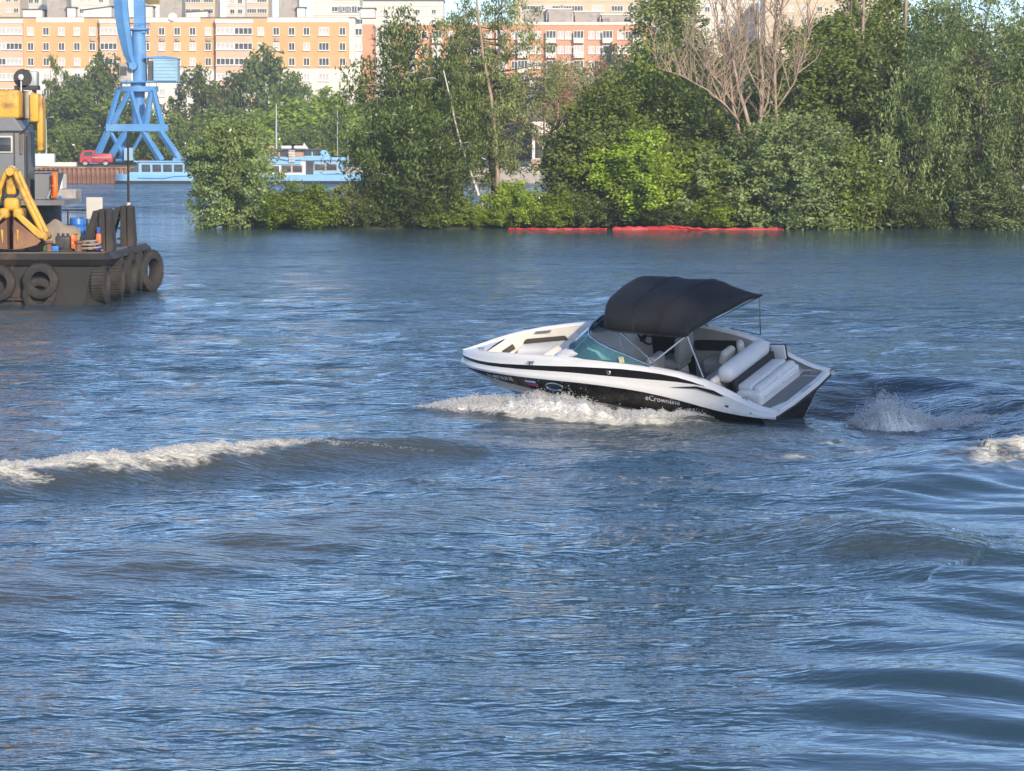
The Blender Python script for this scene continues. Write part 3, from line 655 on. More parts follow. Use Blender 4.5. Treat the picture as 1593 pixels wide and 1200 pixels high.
    for s in (1, -1):
        ap = Vector(rows[0][24 if s > 0 else 0]) + Vector((.03, -.04 * s, -.02)); mount = Vector((2.36, s * 1.14, 1.40)); fp = Vector((3.05, s * 1.05, 1.97)); am = Vector((1.38, s * 1.16, 1.12))
        for a, b, r in ((mount, ap, .017), (mount + Vector((.02, 0, 0)), fp, .017), (ap, am, .012), (fp + Vector((.05, 0, -.02)), (2.98, s * 1.08, 1.62), .012)):
            pole_o = MB().tube([a, b], r, 8).build('canopy_pole', M['steel'], boat, True)
        MB().tube([(am.x + .0, am.y, am.z), (1.95, s * 1.10, 1.27)], .008, 5).build('canopy_strap', M['rubber'], boat)
    # cross bows under the cloth
    for u_ in (.35, .8):
        i = int(np.argmin(np.abs(us - u_))); MB().tube([(p[0], p[1] * .985, p[2] - .025) for p in rows[i]], .016, 6).build('canopy_bow', M['steel'], boat, True)
    # porthole, cleats, fittings
    def side_frame(x, z):
        """point and axes on the port hull side"""
        t = (z - sm(zc, x)) / (sm(zwl, x) - sm(zc, x)); p = lambda x_: Vector((x_, yc(x_) + (hb(x_) - .02 - yc(x_)) * ((z - sm(zc, x_)) / (sm(zwl, x_) - sm(zc, x_))) + .015 * math.sin(math.pi * t), z))
        ux = (p(x - .05) - p(x + .05)).normalized(); q = lambda z_: Vector((x, yc(x) + (hb(x) - .02 - yc(x)) * ((z_ - sm(zc, x)) / (sm(zwl, x) - sm(zc, x))), z_))
        uz = (q(z + .05) - q(z - .05)).normalized(); nrm = uz.cross(ux).normalized()
        if nrm.y < 0: nrm = -nrm
        return p(x), ux, uz, nrm
    P, ux, uz, nr = side_frame(4.56, .885)
    ring = [P + ux * .20 * math.cos(a) + uz * .085 * math.sin(a) + nr * .012 for a in np.linspace(0, 2 * math.pi, 33)[:-1]]
    ph = MB().tube(ring, .017, 8, True).build('porthole_rim', M['steel'], hull, True)
    MB().add([p - nr * .004 for p in ring], [tuple(range(32))]).build('porthole_glass', M['screen_blue'], hull)
    def text_on(body, x0, z0, size, m, name, adv, shear=0.0, slope=0.0, thick=None):
        cu = bpy.data.curves.new(name, 'FONT'); cu.body = body; cu.size = size; cu.shear = shear; cu.resolution_u = 2
        if thick: cu.offset = thick
        tmp = bpy.data.objects.new('tmp', cu); COL.objects.link(tmp)
        dg = bpy.context.evaluated_depsgraph_get(); me = bpy.data.meshes.new_from_object(tmp.evaluated_get(dg)); COL.objects.unlink(tmp); bpy.data.objects.remove(tmp)
        for v in me.vertices:
            dx = v.co.x * adv; z = z0 + v.co.y + slope * dx; x = x0 - dx
            Pq, _, _, nn = side_frame(x, min(max(z, sm(zc, x) + .01), sm(zwl, x) - .005)); Pq = Pq + nn * .006; v.co = (Pq.x, Pq.y, Pq.z)
        me.materials.append(m); me.name = name
        return link(bpy.data.objects.new(name, me), hull)
    text_on('RA 4007 RUS 78', 6.30, .895, .105, M['decal_white'], 'registration_number', 1.0, 0, .015, .003)
    for k, m in enumerate((M['decal_white'], M['decal_blue'], M['decal_red'])):
        mb = MB(); vv = []
        for x in (5.26, 5.12, 5.0):
            for z in (.965 - .04 * k, .926 - .04 * k):
                Pq, _, _, nn = side_frame(x - .02 * k, z); vv.append(Pq + nn * .006)
        mb.add(vv, [(0, 1, 3, 2), (2, 3, 5, 4)]).build('flag_band', m, hull)
    text_on('eCrownline', 2.62, .70, .16, M['decal_white'], 'maker_script', .92, .35, -.14)
    cu = bpy.data.curves.new('model_number', 'FONT'); cu.body = '275 SS'; cu.size = .13
    tmp = bpy.data.objects.new('tmp', cu); COL.objects.link(tmp); dg = bpy.context.evaluated_depsgraph_get(); me = bpy.data.meshes.new_from_object(tmp.evaluated_get(dg)); bpy.data.objects.remove(tmp)
    for v in me.vertices: v.co = (.0 + v.co.y * .75 - .005, .08 - v.co.x * .95, .476)
    me.materials.append(M['decal_dark']); me.name = 'model_number'; link(bpy.data.objects.new('model_number', me), boat)
    for x, y in ((6.55, .34), (5.02, hb(5.0) - .03), (.62, 1.12), (.62, -1.12), (3.35, 1.17)):
        z = sm(zg, x) if abs(y) < 1.0 else (sm(zg, x) if x < 1 else sm(zbt, x) + .03)
        c = MB(); c.rbox((x, y, z + .035), (.16, .022, .018), .008); c.cyl((x - .03, y, z - .02), (x - .03, y, z + .035), .012, n=8); c.cyl((x + .03, y, z - .02), (x + .03, y, z + .035), .012, n=8)
        c.build('mooring_cleat', M['steel'], boat, True)
    MB().lathe([(0, .012), (.035, .010), (.045, 0), (.045, -.01)], (3.28, hb(3.28) - .012, 1.22), 'Y', 16).build('side_light', M['steel'], boat, True)
    for x, z in ((.95, .62), (.50, .47)): MB().lathe([(0, .016), (.03, .014), (.042, .004), (.042, -.02)], (x, hb(x) + .012, z), 'Y', 14).build('drain_fitting', M['steel'], boat, True)
    MB().lathe([(0, .03), (.05, .025), (.06, 0)], (.62, .88, .48), 'Z', 14).build('deck_speaker', M['rubber'], boat, True)
    return boat
boat = build_boat()
# ================================================================ SPRAY
def foam_mat(name, col, alpha=1.0):
    m = bpy.data.materials.new(name); n, l, b = nodes_of(m)
    b.inputs['Base Color'].default_value = list(col) + [1]; b.inputs['Roughness'].default_value = 0.55
    tr = n.new('ShaderNodeBsdfTranslucent'); tr.inputs['Color'].default_value = list(col) + [1]
    mx = n.new('ShaderNodeMixShader'); mx.inputs[0].default_value = 0.5; l.new(b.outputs[0], mx.inputs[1]); l.new(tr.outputs[0], mx.inputs[2])
    tp = n.new('ShaderNodeBsdfTransparent'); m2 = n.new('ShaderNodeMixShader'); m2.inputs[0].default_value = alpha; l.new(tp.outputs[0], m2.inputs[1]); l.new(mx.outputs[0], m2.inputs[2])
    l.new(m2.outputs[0], n['Material Output'].inputs['Surface']); return m
M['spray'] = foam_mat('white_spray', (0.975, 0.965, 0.945), 0.40)
def spray(name, line, count, seed, label_kind, size=(.006, .026), core=True):
    """cloud of small water clots; line = [(photo x, photo y of the water, height m, half depth m, density)]"""
    g = np.random.default_rng(seed)
    P = np.array([[*(ground(px, py)[:2]), h, w, dn] for px, py, h, w, dn in line])
    seg = np.linalg.norm(np.diff(P[:, :2], axis=0), axis=1); wgt = seg * (P[:-1, 4] + P[1:, 4]) / 2; cum = np.concatenate([[0], np.cumsum(wgt)]) / wgt.sum()
    r = g.random(count); i = np.clip(np.searchsorted(cum, r) - 1, 0, len(seg) - 1); t = (r - cum[i]) / (cum[i + 1] - cum[i] + 1e-9)
    Q = P[i] * (1 - t[:, None]) + P[i + 1] * t[:, None]
    s_along = i + t
    # puffs: the height is modulated along the line, and each clot belongs to a puff
    puff = 0.62 + 0.38 * np.abs(vnoise(s_along * 4.1, s_along * 0 + seed, seed)) + 0.25 * vnoise(s_along * 13.0, s_along * 0 + seed, seed + 3)
    hz = np.abs(g.normal(0, .42, count)); hz = np.where(g.random(count) < .82, np.minimum(hz, 1.0 - .25 * g.random(count)), hz * 1.15)
    w = g.normal(0, .5, count)
    X = Q[:, 0] + g.normal(0, .06, count); Y = Q[:, 1] + w * Q[:, 3]
    top = 0.92 * Q[:, 2] * puff * np.exp(-(w * .8) ** 2)
    Hw, _, _, _, _ = water_height(X, Y, np.full_like(X, .12))
    Z = Hw + hz * top - .02
    s = size[0] + (size[1] - size[0]) * g.random(count) ** 2.5 * np.clip(1.25 - hz, .25, 1)
    # irregular tetrahedra
    T = np.array([[1, 1, 1], [1, -1, -1], [-1, 1, -1], [-1, -1, 1]]) * .7
    A = g.normal(size=(count, 4, 3)) * .35 + T[None]
    A[:, :, 0] *= 1.5
    V = (np.stack([X, Y, Z], 1)[:, None, :] + A * s[:, None, None]).reshape(-1, 3)
    F = np.array([[0, 1, 2], [0, 3, 1], [0, 2, 3], [1, 3, 2]])
    Fq = (F[None] + (np.arange(count) * 4)[:, None, None]).reshape(-1, 3)
    o = np_mesh(name, V, Fq, M['spray'], None, False); tag(o, kind='stuff', label=label_kind, cat='spray')
    return o
M['foam_core'] = mat('foamy_white_water', (0.80, 0.78, 0.71), 0.6, var=0.12, vscale=6, bump=1.0, bscale=14)
def foam_core(name, line, seed, lab, k=.52):
    """lumpy mound of white water under the flying drops"""
    P = np.array([[*(ground(px, py)[:2]), h, w] for px, py, h, w, dn in line]); n = len(P); t = np.linspace(0, n - 1, 90 + 30 * n // 4)
    Q = np.stack([np.interp(t, np.arange(n), P[:, c]) for c in range(4)], 1)
    ww = np.linspace(-1.35, 1.35, 22); T, Wd = np.meshgrid(t, ww, indexing='ij')
    X = Q[:, 0][:, None] + 0 * Wd; Y = Q[:, 1][:, None] + Wd * Q[:, 3][:, None]
    Hw = water_height(X.ravel(), Y.ravel(), np.full(X.size, .12))[0].reshape(X.shape)
    puff = .62 + .38 * np.abs(vnoise(T * 4.1, T * 0 + seed, seed))
    Z = Hw - .07 + k * .95 * Q[:, 2][:, None] * puff * np.exp(-(Wd * 1.25) ** 2) * (1 + .18 * fbm(X * 1.6, Y * 1.6, seed + 7, 2)) + .025 * np.abs(fbm(X * 7, Y * 7, seed + 9, 3))
    Z = np.where(np.abs(Wd) > 1.3, Hw - .12, Z); Z[0] -= .1; Z[-1] -= .1
    I = np.arange(X.size).reshape(X.shape); F = np.stack([I[:-1, :-1], I[:-1, 1:], I[1:, 1:], I[1:, :-1]], -1).reshape(-1, 4)
    o = np_mesh(name, np.stack([X, Y, Z], -1).reshape(-1, 3), F, M['foam_core']); tag(o, kind='stuff', label=lab, cat='foam')
BOW = [(665, 639, .03, .2, 1), (690, 640, .12, .3, 1), (740, 642, .24, .4, 1), (800, 645, .36, .4, 1.4), (860, 650, .44, .32, 1.5), (905, 653, .44, .25, 1.3), (945, 656, .26, .22, 1.0), (1000, 659, .09, .2, .6), (1040, 660, .03, .2, .4)]
foam_core('bow_foam', BOW, 1, 'solid white foam mound along the motorboat bow')
foam_core('stern_foam', [(1325, 657, .04, .4, .4), (1352, 659, .60, .5, 1.2), (1375, 661, .80, .6, 1.3), (1400, 661, .66, .6, 1.1), (1430, 662, .36, .7, .6), (1470, 662, .03, .5, .3)], 2, 'boiling white foam mound behind the motorboat stern')
spray('bow_spray', [(655, 638, .05, .25, .25), (690, 639, .16, .35, .7), (740, 641, .24, .4, 1.1), (800, 644, .32, .4, 1.4), (860, 649, .36, .32, 1.5), (905, 652, .35, .25, 1.4), (945, 655, .20, .22, 1.1), (1000, 658, .11, .2, .7), (1045, 659, .11, .2, .4), (1078, 658, .20, .15, .5), (1100, 658, .05, .12, .2)], 50000, 1, 'white bow spray thrown up along the side of the motorboat')
spray('stern_plume', [(1325, 657, .14, .4, .4), (1352, 658, .66, .5, 1.2), (1375, 660, .80, .55, 1.3), (1400, 660, .66, .55, 1.1), (1430, 660, .34, .6, .8), (1480, 660, .12, .7, .35), (1540, 655, .08, .7, .2)], 20000, 2, 'white water boiling up just behind the motorboat stern')
spray('wake_crest_foam', [(1490, 701, .06, .2, .3), (1515, 700, .16, .3, .8), (1560, 700, .22, .4, 1), (1620, 700, .22, .4, 1), (1700, 695, .2, .4, 1)], 12000, 3, 'bright foam breaking on the wake crest at the right edge')
spray('breaking_wave_foam', [(-160, 775, .06, .5, 1), (0, 753, .06, .5, 1), (105, 745, .06, .45, 1), (211, 738, .06, .4, 1), (316, 728, .06, .35, .9), (397, 720, .06, .3, .8), (460, 716, .05, .2, .5), (560, 714, .03, .12, .25), (680, 712, .02, .1, .1)], 18000, 4, 'long line of foam breaking along the wake wave at left', (.006, .026))
# ================================================================ TREES
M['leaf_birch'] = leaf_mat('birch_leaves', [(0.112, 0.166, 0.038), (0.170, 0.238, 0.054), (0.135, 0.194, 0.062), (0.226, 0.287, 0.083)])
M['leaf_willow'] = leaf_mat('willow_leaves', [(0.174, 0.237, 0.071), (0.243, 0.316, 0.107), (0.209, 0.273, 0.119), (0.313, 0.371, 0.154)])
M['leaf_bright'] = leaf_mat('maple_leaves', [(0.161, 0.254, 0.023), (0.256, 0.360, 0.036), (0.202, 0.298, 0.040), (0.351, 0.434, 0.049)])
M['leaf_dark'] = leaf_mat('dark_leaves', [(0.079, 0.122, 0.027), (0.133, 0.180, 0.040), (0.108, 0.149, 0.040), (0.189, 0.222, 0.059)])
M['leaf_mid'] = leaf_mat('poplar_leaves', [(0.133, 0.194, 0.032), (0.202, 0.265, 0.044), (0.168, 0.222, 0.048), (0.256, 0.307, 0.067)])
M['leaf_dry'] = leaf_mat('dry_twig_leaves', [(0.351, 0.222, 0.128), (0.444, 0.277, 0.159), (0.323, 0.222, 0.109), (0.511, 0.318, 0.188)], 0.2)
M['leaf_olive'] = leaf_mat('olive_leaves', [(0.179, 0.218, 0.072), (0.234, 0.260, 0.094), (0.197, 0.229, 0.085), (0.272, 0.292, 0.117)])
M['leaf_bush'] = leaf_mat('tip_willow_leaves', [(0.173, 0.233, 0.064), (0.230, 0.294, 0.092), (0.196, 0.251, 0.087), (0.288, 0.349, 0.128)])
M['bark'] = mat('grey_brown_bark', (0.13, 0.10, 0.075), 0.9, var=0.35, vscale=3, bump=0.6, bscale=12, stretch=(1, 1, .2))
M['bark_dead'] = mat('bare_tan_bark', (0.36, 0.27, 0.195), 0.85, var=0.25, vscale=3, bump=0.4, bscale=12, stretch=(1, 1, .2))
M['bark_birch'] = mat('white_birch_bark', (0.62, 0.57, 0.50), 0.8, var=0.1, vscale=2, dirt=(0.06, 0.05, 0.045), dscale=2.2, damt=0.35, stretch=(.5, .5, 2.0))

def crown_points(g, n, prof, W, H, z0, fill=0.55):
    """clump centres inside a crown; prof: relative radius at relative height"""
    zs = np.array([p[0] for p in prof]); rs = np.array([p[1] for p in prof]); out = []
    ph = g.random(4) * 6.28; am = g.random(4) * .22
    while len(out) < n:
        z = g.random(); R = np.interp(z, zs, rs)
        if g.random() > (R / rs.max()) ** 1.2 + .05: continue
        a = g.random() * 2 * math.pi
        lob = 1 + sum(am[k] * math.sin((k + 2) * a + ph[k] + 5 * z * (k % 2)) for k in range(4))
        r = R * lob * (1 - (1 - g.random() ** fill) * .95)
        out.append((r * math.cos(a) * W / 2, r * math.sin(a) * W / 2, z0 + z * (H - z0)))
    return np.array(out)
def leaf_cloud(g, C, per, rc, size, droop=0.0, flat=0.12, up=0.35):
    """leaf-sized faces scattered round clump centres; droop hangs them in tassels"""
    n = len(C) * per; base = np.repeat(C, per, 0)
    rad = np.repeat(rc * (0.6 + .8 * g.random(len(C))), per)
    d = g.normal(size=(n, 3)); d /= np.linalg.norm(d, axis=1)[:, None]; d *= (g.random(n) ** .45 * rad)[:, None]
    d[:, 2] *= (1 - flat)
    if droop:
        k = g.random(n); d[:, 0] *= (1 - .45 * k); d[:, 1] *= (1 - .45 * k); d[:, 2] = -k * droop * np.repeat(.5 + g.random(len(C)), per) + d[:, 2] * .4
    P = base + d
    nrm = g.normal(size=(n, 3)) * .8 + d / (rad[:, None] + 1e-6) * .7 + np.array([0, 0, up]); nrm /= np.linalg.norm(nrm, axis=1)[:, None]
    t = g.normal(size=(n, 3))
    if droop: t = t * .35 + np.array([0, 0, -1.0])
    t -= nrm * (t * nrm).sum(1)[:, None]; t /= np.linalg.norm(t, axis=1)[:, None] + 1e-9; b = np.cross(nrm, t)
    s = size * (.6 + .8 * g.random(n)); L = (s * (1.5 if droop else 1.15))[:, None]; Wd = (s * (.42 if droop else .62))[:, None]
    V = np.stack([P - t * L, P + b * Wd, P + t * L, P - b * Wd], 1).reshape(-1, 3)
    Q = np.arange(n * 4).reshape(n, 4)
    return V, Q
def limb(mb, p0, p1, r0, r1, g, n=6, wob=.06, sides=6, sag=0.0):
    p0, p1 = Vector(p0), Vector(p1); L = (p1 - p0).length; pts = []; rs = []
    o = Vector(g.normal(size=3)) * wob * L
    for k in range(n + 1):
        t = k / n; p = p0.lerp(p1, t) + o * math.sin(math.pi * t) + Vector((0, 0, sag * L * math.sin(math.pi * t))) + Vector(g.normal(size=3)) * .012 * L * (0 < k < n)
        pts.append(p); rs.append(r0 + (r1 - r0) * t)
    mb.tube(pts, rs, sides); return pts
KINDS = {
    # profile, clump count, leaves per clump, clump radius, leaf size, droop, leaf material, bark, start of the crown, fill
    'birch': ([(0, .35), (.15, .8), (.35, 1), (.6, .85), (.8, .55), (1, .08)], 330, 80, .55, .09, 1.6, 'leaf_birch', 'bark_birch', .10, .6),
    'tall': ([(0, .4), (.2, .85), (.45, 1), (.7, .8), (.9, .5), (1, .15)], 280, 95, .75, .10, 0.0, 'leaf_mid', 'bark', .12, .6),
    'olive': ([(0, .3), (.2, .7), (.45, 1), (.7, .85), (.9, .55), (1, .15)], 200, 80, .6, .08, 0.7, 'leaf_olive', 'bark', .15, .7),
    'round': ([(0, .7), (.2, .95), (.45, 1), (.7, .85), (.9, .5), (1, .15)], 240, 100, .6, .095, 0.0, 'leaf_bright', 'bark', .05, .5),
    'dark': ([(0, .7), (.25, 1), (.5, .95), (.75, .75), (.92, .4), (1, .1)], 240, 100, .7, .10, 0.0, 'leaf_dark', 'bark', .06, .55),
    'bush': ([(0, .95), (.2, 1), (.45, .95), (.7, .8), (.9, .5), (1, .2)], 420, 75, .55, .095, 0.0, 'leaf_willow', 'bark', .0, .45),
    'tipbush': ([(0, .55), (.15, .75), (.45, .95), (.7, 1), (.88, .75), (1, .3)], 480, 75, .5, .08, 0.0, 'leaf_bush', 'bark', .0, .45),
    'willow': ([(0, .75), (.15, .95), (.4, 1), (.65, .95), (.85, .75), (1, .3)], 320, 84, .55, .09, 1.9, 'leaf_willow', 'bark', .03, .5),
    'dry': ([(0, .3), (.3, .8), (.6, 1), (.85, .7), (1, .3)], 170, 70, .55, .05, 0.0, 'leaf_dry', 'bark_dead', .25, .9),
    'high': ([(0, .5), (.3, 1), (.7, .9), (1, .3)], 300, 60, .9, .2, 0.0, 'leaf_dark', 'bark', .70, .7),
    'far': ([(0, .75), (.2, .95), (.45, 1), (.7, .8), (.9, .5), (1, .15)], 130, 42, 1.1, .26, 0.0, 'leaf_mid', 'bark', .06, .5),
    'farpine': ([(0, .6), (.2, .9), (.45, .75), (.7, .5), (.9, .25), (1, .05)], 110, 40, .9, .24, 0.6, 'leaf_dark', 'bark', .08, .5),
}
_tree_cache = {}
def tree_data(kind, var, H, W):
    """trunk and crown meshes for one kind; H and W in metres are the size they are modelled at"""
    key = (kind, var, round(H), round(W))
    if key in _tree_cache: return _tree_cache[key]
    prof, nc, per, rc, ls, droop, lm, bk, z0, fill = KINDS[kind]
    g = np.random.default_rng(abs(hash_str(kind)) % 10000 + var * 31 + round(H) * 7 + round(W))
    vol = max(.45, min(1.5, (W * W * H) / (7.5 * 7.5 * 13.0))) ** .62
    C = crown_points(g, int(nc * vol), prof, W, H, z0 * H, fill)
    V, Q = leaf_cloud(g, C, per, rc, ls, droop)
    mb = MB(); far = kind.startswith('far')
    tr = .016 * H + .05; lean = Vector((g.normal() * .03 * H, g.normal() * .03 * H, 0))
    top = Vector((0, 0, H * .93)) + lean
    spine = limb(mb, (0, 0, -.3), top, tr, .02, g, 10, .015, 5 if far else 8)
    idx = g.permutation(len(C))[:(14 if far else 60)]
    for i in idx:
        c = Vector(C[i]); zz = max(.06 * H, c.z - (.25 + .3 * g.random()) * math.hypot(c.x, c.y) * (1.2 if not droop else .4)); t = min(.97, max(0.02, (zz + .3) / (H * .93 + .3)))
        q = spine[0].lerp(spine[-1], t); k = t * 10; q = spine[int(k)].lerp(spine[min(10, int(k) + 1)], k - int(k))
        limb(mb, q, c, max(.018, tr * .42 * (1 - t * .7)), .010, g, 4, .07, 4, .06)
    ro = mb.build('trunk', M[bk], None, True, 0, fix=False); co = np_mesh('crown', V, Q, M[lm], None, False)
    d = (ro.data, co.data)
    for o in (ro, co): bpy.data.objects.remove(o)
    _tree_cache[key] = d
    return d
def hash_str(s):
    h = 7
    for c in s: h = (h * 31 + ord(c)) % 1000003
    return h
def tree(kind, var, loc, H, W, label, group, name, rz=0.0, lm=None, lean=0.0, leany=0.0, cat='tree', model=None):
    mh, mw = model or (max(4, round(H / 3) * 3), max(3, round(W / 2) * 2))
    var = (var - 1) % 2 + 1
    td, cd = tree_data(kind, var, mh, mw)
    e = empty(name, loc, rz); e.scale = (1.22 * W / mw, 1.22 * W / mw, H / mh)
    tag(e, label, cat, group)
    if lean or leany: e.rotation_euler = (leany, lean, rz)
    t = bpy.data.objects.new('trunk', td); link(t, e)
    c = bpy.data.objects.new('crown', cd); link(c, e)
    if lm and lm != KINDS[kind][6]:
        c.data = cd.copy() if False else cd
        c.material_slots[0].link = 'OBJECT'; c.material_slots[0].material = M[lm]
    return e
# ---------------------------------------------------------------- island
M['bank'] = mat('grassy_bank', (0.055, 0.075, 0.022), 0.9, var=0.5, vscale=0.7, dirt=(0.10, 0.08, 0.055), dscale=0.5, damt=0.35, bump=0.6, bscale=6)
M['far_ground'] = mat('far_ground', (0.10, 0.10, 0.06), 0.9, var=0.3, vscale=0.05)
def island():
    g = np.random.default_rng(5); rows = []
    us = np.linspace(0, 1, 90)
    for t in np.linspace(0, 1, 12):
        r = []
        for u in us:
            x = -17.0 + u * 92
            front = 202.6 + 1.0 * math.sin(x * .35) + .6 * math.sin(x * 1.1 + 1) - 1.5 * sstep(10, 40, x); depth = 34 * min(1, .10 + ((x + 17) / 16) ** .8)
            y = front + t * depth
            z = -.4 + 1.35 * math.sin(math.pi * min(1, max(0, t * .5 * (1 + 1.2 * (t < .25)) + .02))) ** .6 * (1 if u > .01 else .3)
            z = -.4 + (1.25 * (1 - (2 * min(max(t * 1.0, 0), 1) - 1) ** 6)) * min(1, .5 + u * 20) + .12 * math.sin(x * 2.3 + y) * (0 < t < 1)
            r.append((x, y, z))
        rows.append(r)
    o = MB().grid(rows).build('island', M['bank'], None, True, 0); tag(o, kind='structure')
island()
def ti(kind, var, px, top, wpx, Y, label, name, group='trees on the wooded island', base=.75, lm=None, cat='tree', lean=0.0, model=None, rz=None):
    """tree at photo x px, crown top at photo y top, crown width wpx, distance Y"""
    s = FPX / Y; b = at(px, 300, Y); zt = at(px, top, Y).z
    return tree(kind, var, (b.x, Y, base), zt - base, wpx / s, label, group, name, rz if rz is not None else (px * .37) % 6.28, lm, lean, 0, cat, model)
G_T, G_B = 'trees on the wooded island', 'bushes along the island shore'
ti('tipbush', 1, 348, 190, 118, 204, 'rounded grey-green willow bush leaning over the water at the island tip', 'willow_bush', base=-.1, group=G_B, cat='bush', lean=-.12, model=(6, 5))
ti('round', 2, 470, 288, 118, 203.5, 'low bright green bush between the tip willow and the birches', 'shore_bush', G_B, base=.1, cat='bush', model=(4, 6))
ti('round', 3, 545, 285, 80, 204.5, 'low dark-edged bush under the left side of the tall birches', 'shore_bush', G_B, base=.2, cat='bush', lm='leaf_olive', model=(4, 6))
ti('birch', 1, 622, 2, 175, 208, 'tall drooping birch with dense green foliage, leftmost tall tree on the island', 'birch_tree')
ti('birch', 2, 690, 60, 130, 205, 'drooping birch whose pale trunk leans left beside the tallest birch', 'birch_tree', lean=-.10)
ti('birch', 3, 640, 150, 130, 204, 'lower drooping birch foliage hanging to the water at the island shore', 'birch_tree', base=.2)
ti('olive', 1, 768, -18, 190, 207, 'tallest olive-green tree with a straight brown trunk right of the birches', 'poplar_tree')
ti('olive', 2, 720, -6, 120, 213, 'thin olive tree standing behind the leaning birch', 'poplar_tree')
ti('dry', 1, 872, 82, 130, 214, 'brownish half-bare tree with twiggy crown in the island gap', 'half_bare_tree')
ti('dry', 2, 940, 95, 100, 218, 'brownish twiggy crown right of the other half-bare tree', 'half_bare_tree')
ti('tall', 1, 945, 128, 140, 208, 'mid-green tree with upright branches behind the yellow-green maple', 'leafy_tree')
ti('tall', 2, 1020, 70, 150, 211, 'tall mid-green tree rising behind the maple beside the bare tree', 'leafy_tree')
ti('tall', 3, 1035, -25, 150, 216, 'tall airy tree reaching the top edge left of the bare tree', 'leafy_tree', lm='leaf_olive')
ti('round', 1, 1000, 205, 155, 204, 'rounded yellow-green maple, brightest tree on the island shore', 'maple_tree', base=.6)
ti('round', 4, 1075, 225, 120, 205.5, 'bright green maple just right of the yellow-green maple', 'maple_tree', base=.6, lm='leaf_mid')
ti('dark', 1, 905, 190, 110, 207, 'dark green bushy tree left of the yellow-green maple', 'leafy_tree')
ti('bush', 2, 1245, 178, 215, 204, 'wide grey-green willow shrub below the bare tree at the shore', 'willow_bush', G_B, base=.1, cat='bush', model=(7, 8))
ti('bush', 3, 1320, 230, 95, 203.5, 'smaller willow shrub at the right foot of the wide shrub', 'willow_bush', G_B, base=.0, cat='bush', model=(5, 4), lm='leaf_mid')
ti('tall', 4, 1290, 25, 170, 212, 'mid-green broad tree right behind the bare tree', 'leafy_tree')
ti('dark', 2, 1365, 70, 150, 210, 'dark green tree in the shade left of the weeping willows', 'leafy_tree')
ti('dark', 3, 1330, -30, 130, 220, 'dark thin tree behind, cut by the top edge', 'leafy_tree', lm='leaf_mid')
ti('willow', 1, 1425, 82, 130, 206, 'smaller weeping willow with rounded pale top, left of the giant willow', 'weeping_willow')
ti('willow', 2, 1530, -40, 260, 207.5, 'giant weeping willow filling the right edge of the picture', 'weeping_willow', model=(16, 10))
ti('willow', 3, 1600, 120, 150, 204, 'weeping willow hanging low at the right edge over the water', 'weeping_willow', base=.2)
ti('bush', 4, 1560, 285, 130, 202.8, 'low pale green bush at the water under the giant willow', 'willow_bush', G_B, base=-.1, cat='bush', model=(5, 6))
ti('dark', 4, 1450, 10, 140, 222, 'dark tree behind the willows at the top edge', 'leafy_tree')
ti('tall', 1, 1700, -30, 220, 210, 'big tree just beyond the right edge beside the giant willow', 'leafy_tree', model=(12, 5))
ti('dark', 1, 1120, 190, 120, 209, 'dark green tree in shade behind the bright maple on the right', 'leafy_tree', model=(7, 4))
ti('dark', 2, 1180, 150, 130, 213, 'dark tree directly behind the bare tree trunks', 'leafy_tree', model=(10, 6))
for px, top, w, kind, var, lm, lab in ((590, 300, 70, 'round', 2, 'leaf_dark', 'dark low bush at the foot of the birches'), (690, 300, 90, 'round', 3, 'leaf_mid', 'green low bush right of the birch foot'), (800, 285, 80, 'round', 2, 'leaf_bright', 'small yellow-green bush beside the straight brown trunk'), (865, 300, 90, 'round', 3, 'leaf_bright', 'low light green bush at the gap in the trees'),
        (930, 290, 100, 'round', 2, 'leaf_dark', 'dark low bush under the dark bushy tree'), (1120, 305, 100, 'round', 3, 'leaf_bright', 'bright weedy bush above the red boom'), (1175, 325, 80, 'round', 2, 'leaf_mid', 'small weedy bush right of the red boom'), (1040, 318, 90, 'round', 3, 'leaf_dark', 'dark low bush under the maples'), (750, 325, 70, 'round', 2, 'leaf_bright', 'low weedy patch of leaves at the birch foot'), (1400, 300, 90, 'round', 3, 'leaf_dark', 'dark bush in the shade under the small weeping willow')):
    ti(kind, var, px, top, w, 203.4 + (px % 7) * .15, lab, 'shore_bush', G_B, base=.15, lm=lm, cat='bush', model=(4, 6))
ti('olive', 3, 1130, 40, 150, 219, 'olive tree spreading behind the bare tree', 'leafy_tree', model=(13, 7))
ti('olive', 1, 1215, 20, 140, 221, 'olive tree behind the right-hand bare stems', 'leafy_tree', model=(13, 7))
ti('olive', 2, 1060, -30, 120, 222, 'thin olive crown at the top edge left of the bare tree', 'leafy_tree', model=(13, 5))
ti('willow', 1, 1470, -30, 150, 214, 'tall pale willow crown between the small and the giant willow', 'weeping_willow', model=(11, 5))
ti('tall', 2, 1385, -20, 120, 224, 'tall mid-green crown at the top edge left of the willows', 'leafy_tree', model=(12, 6))
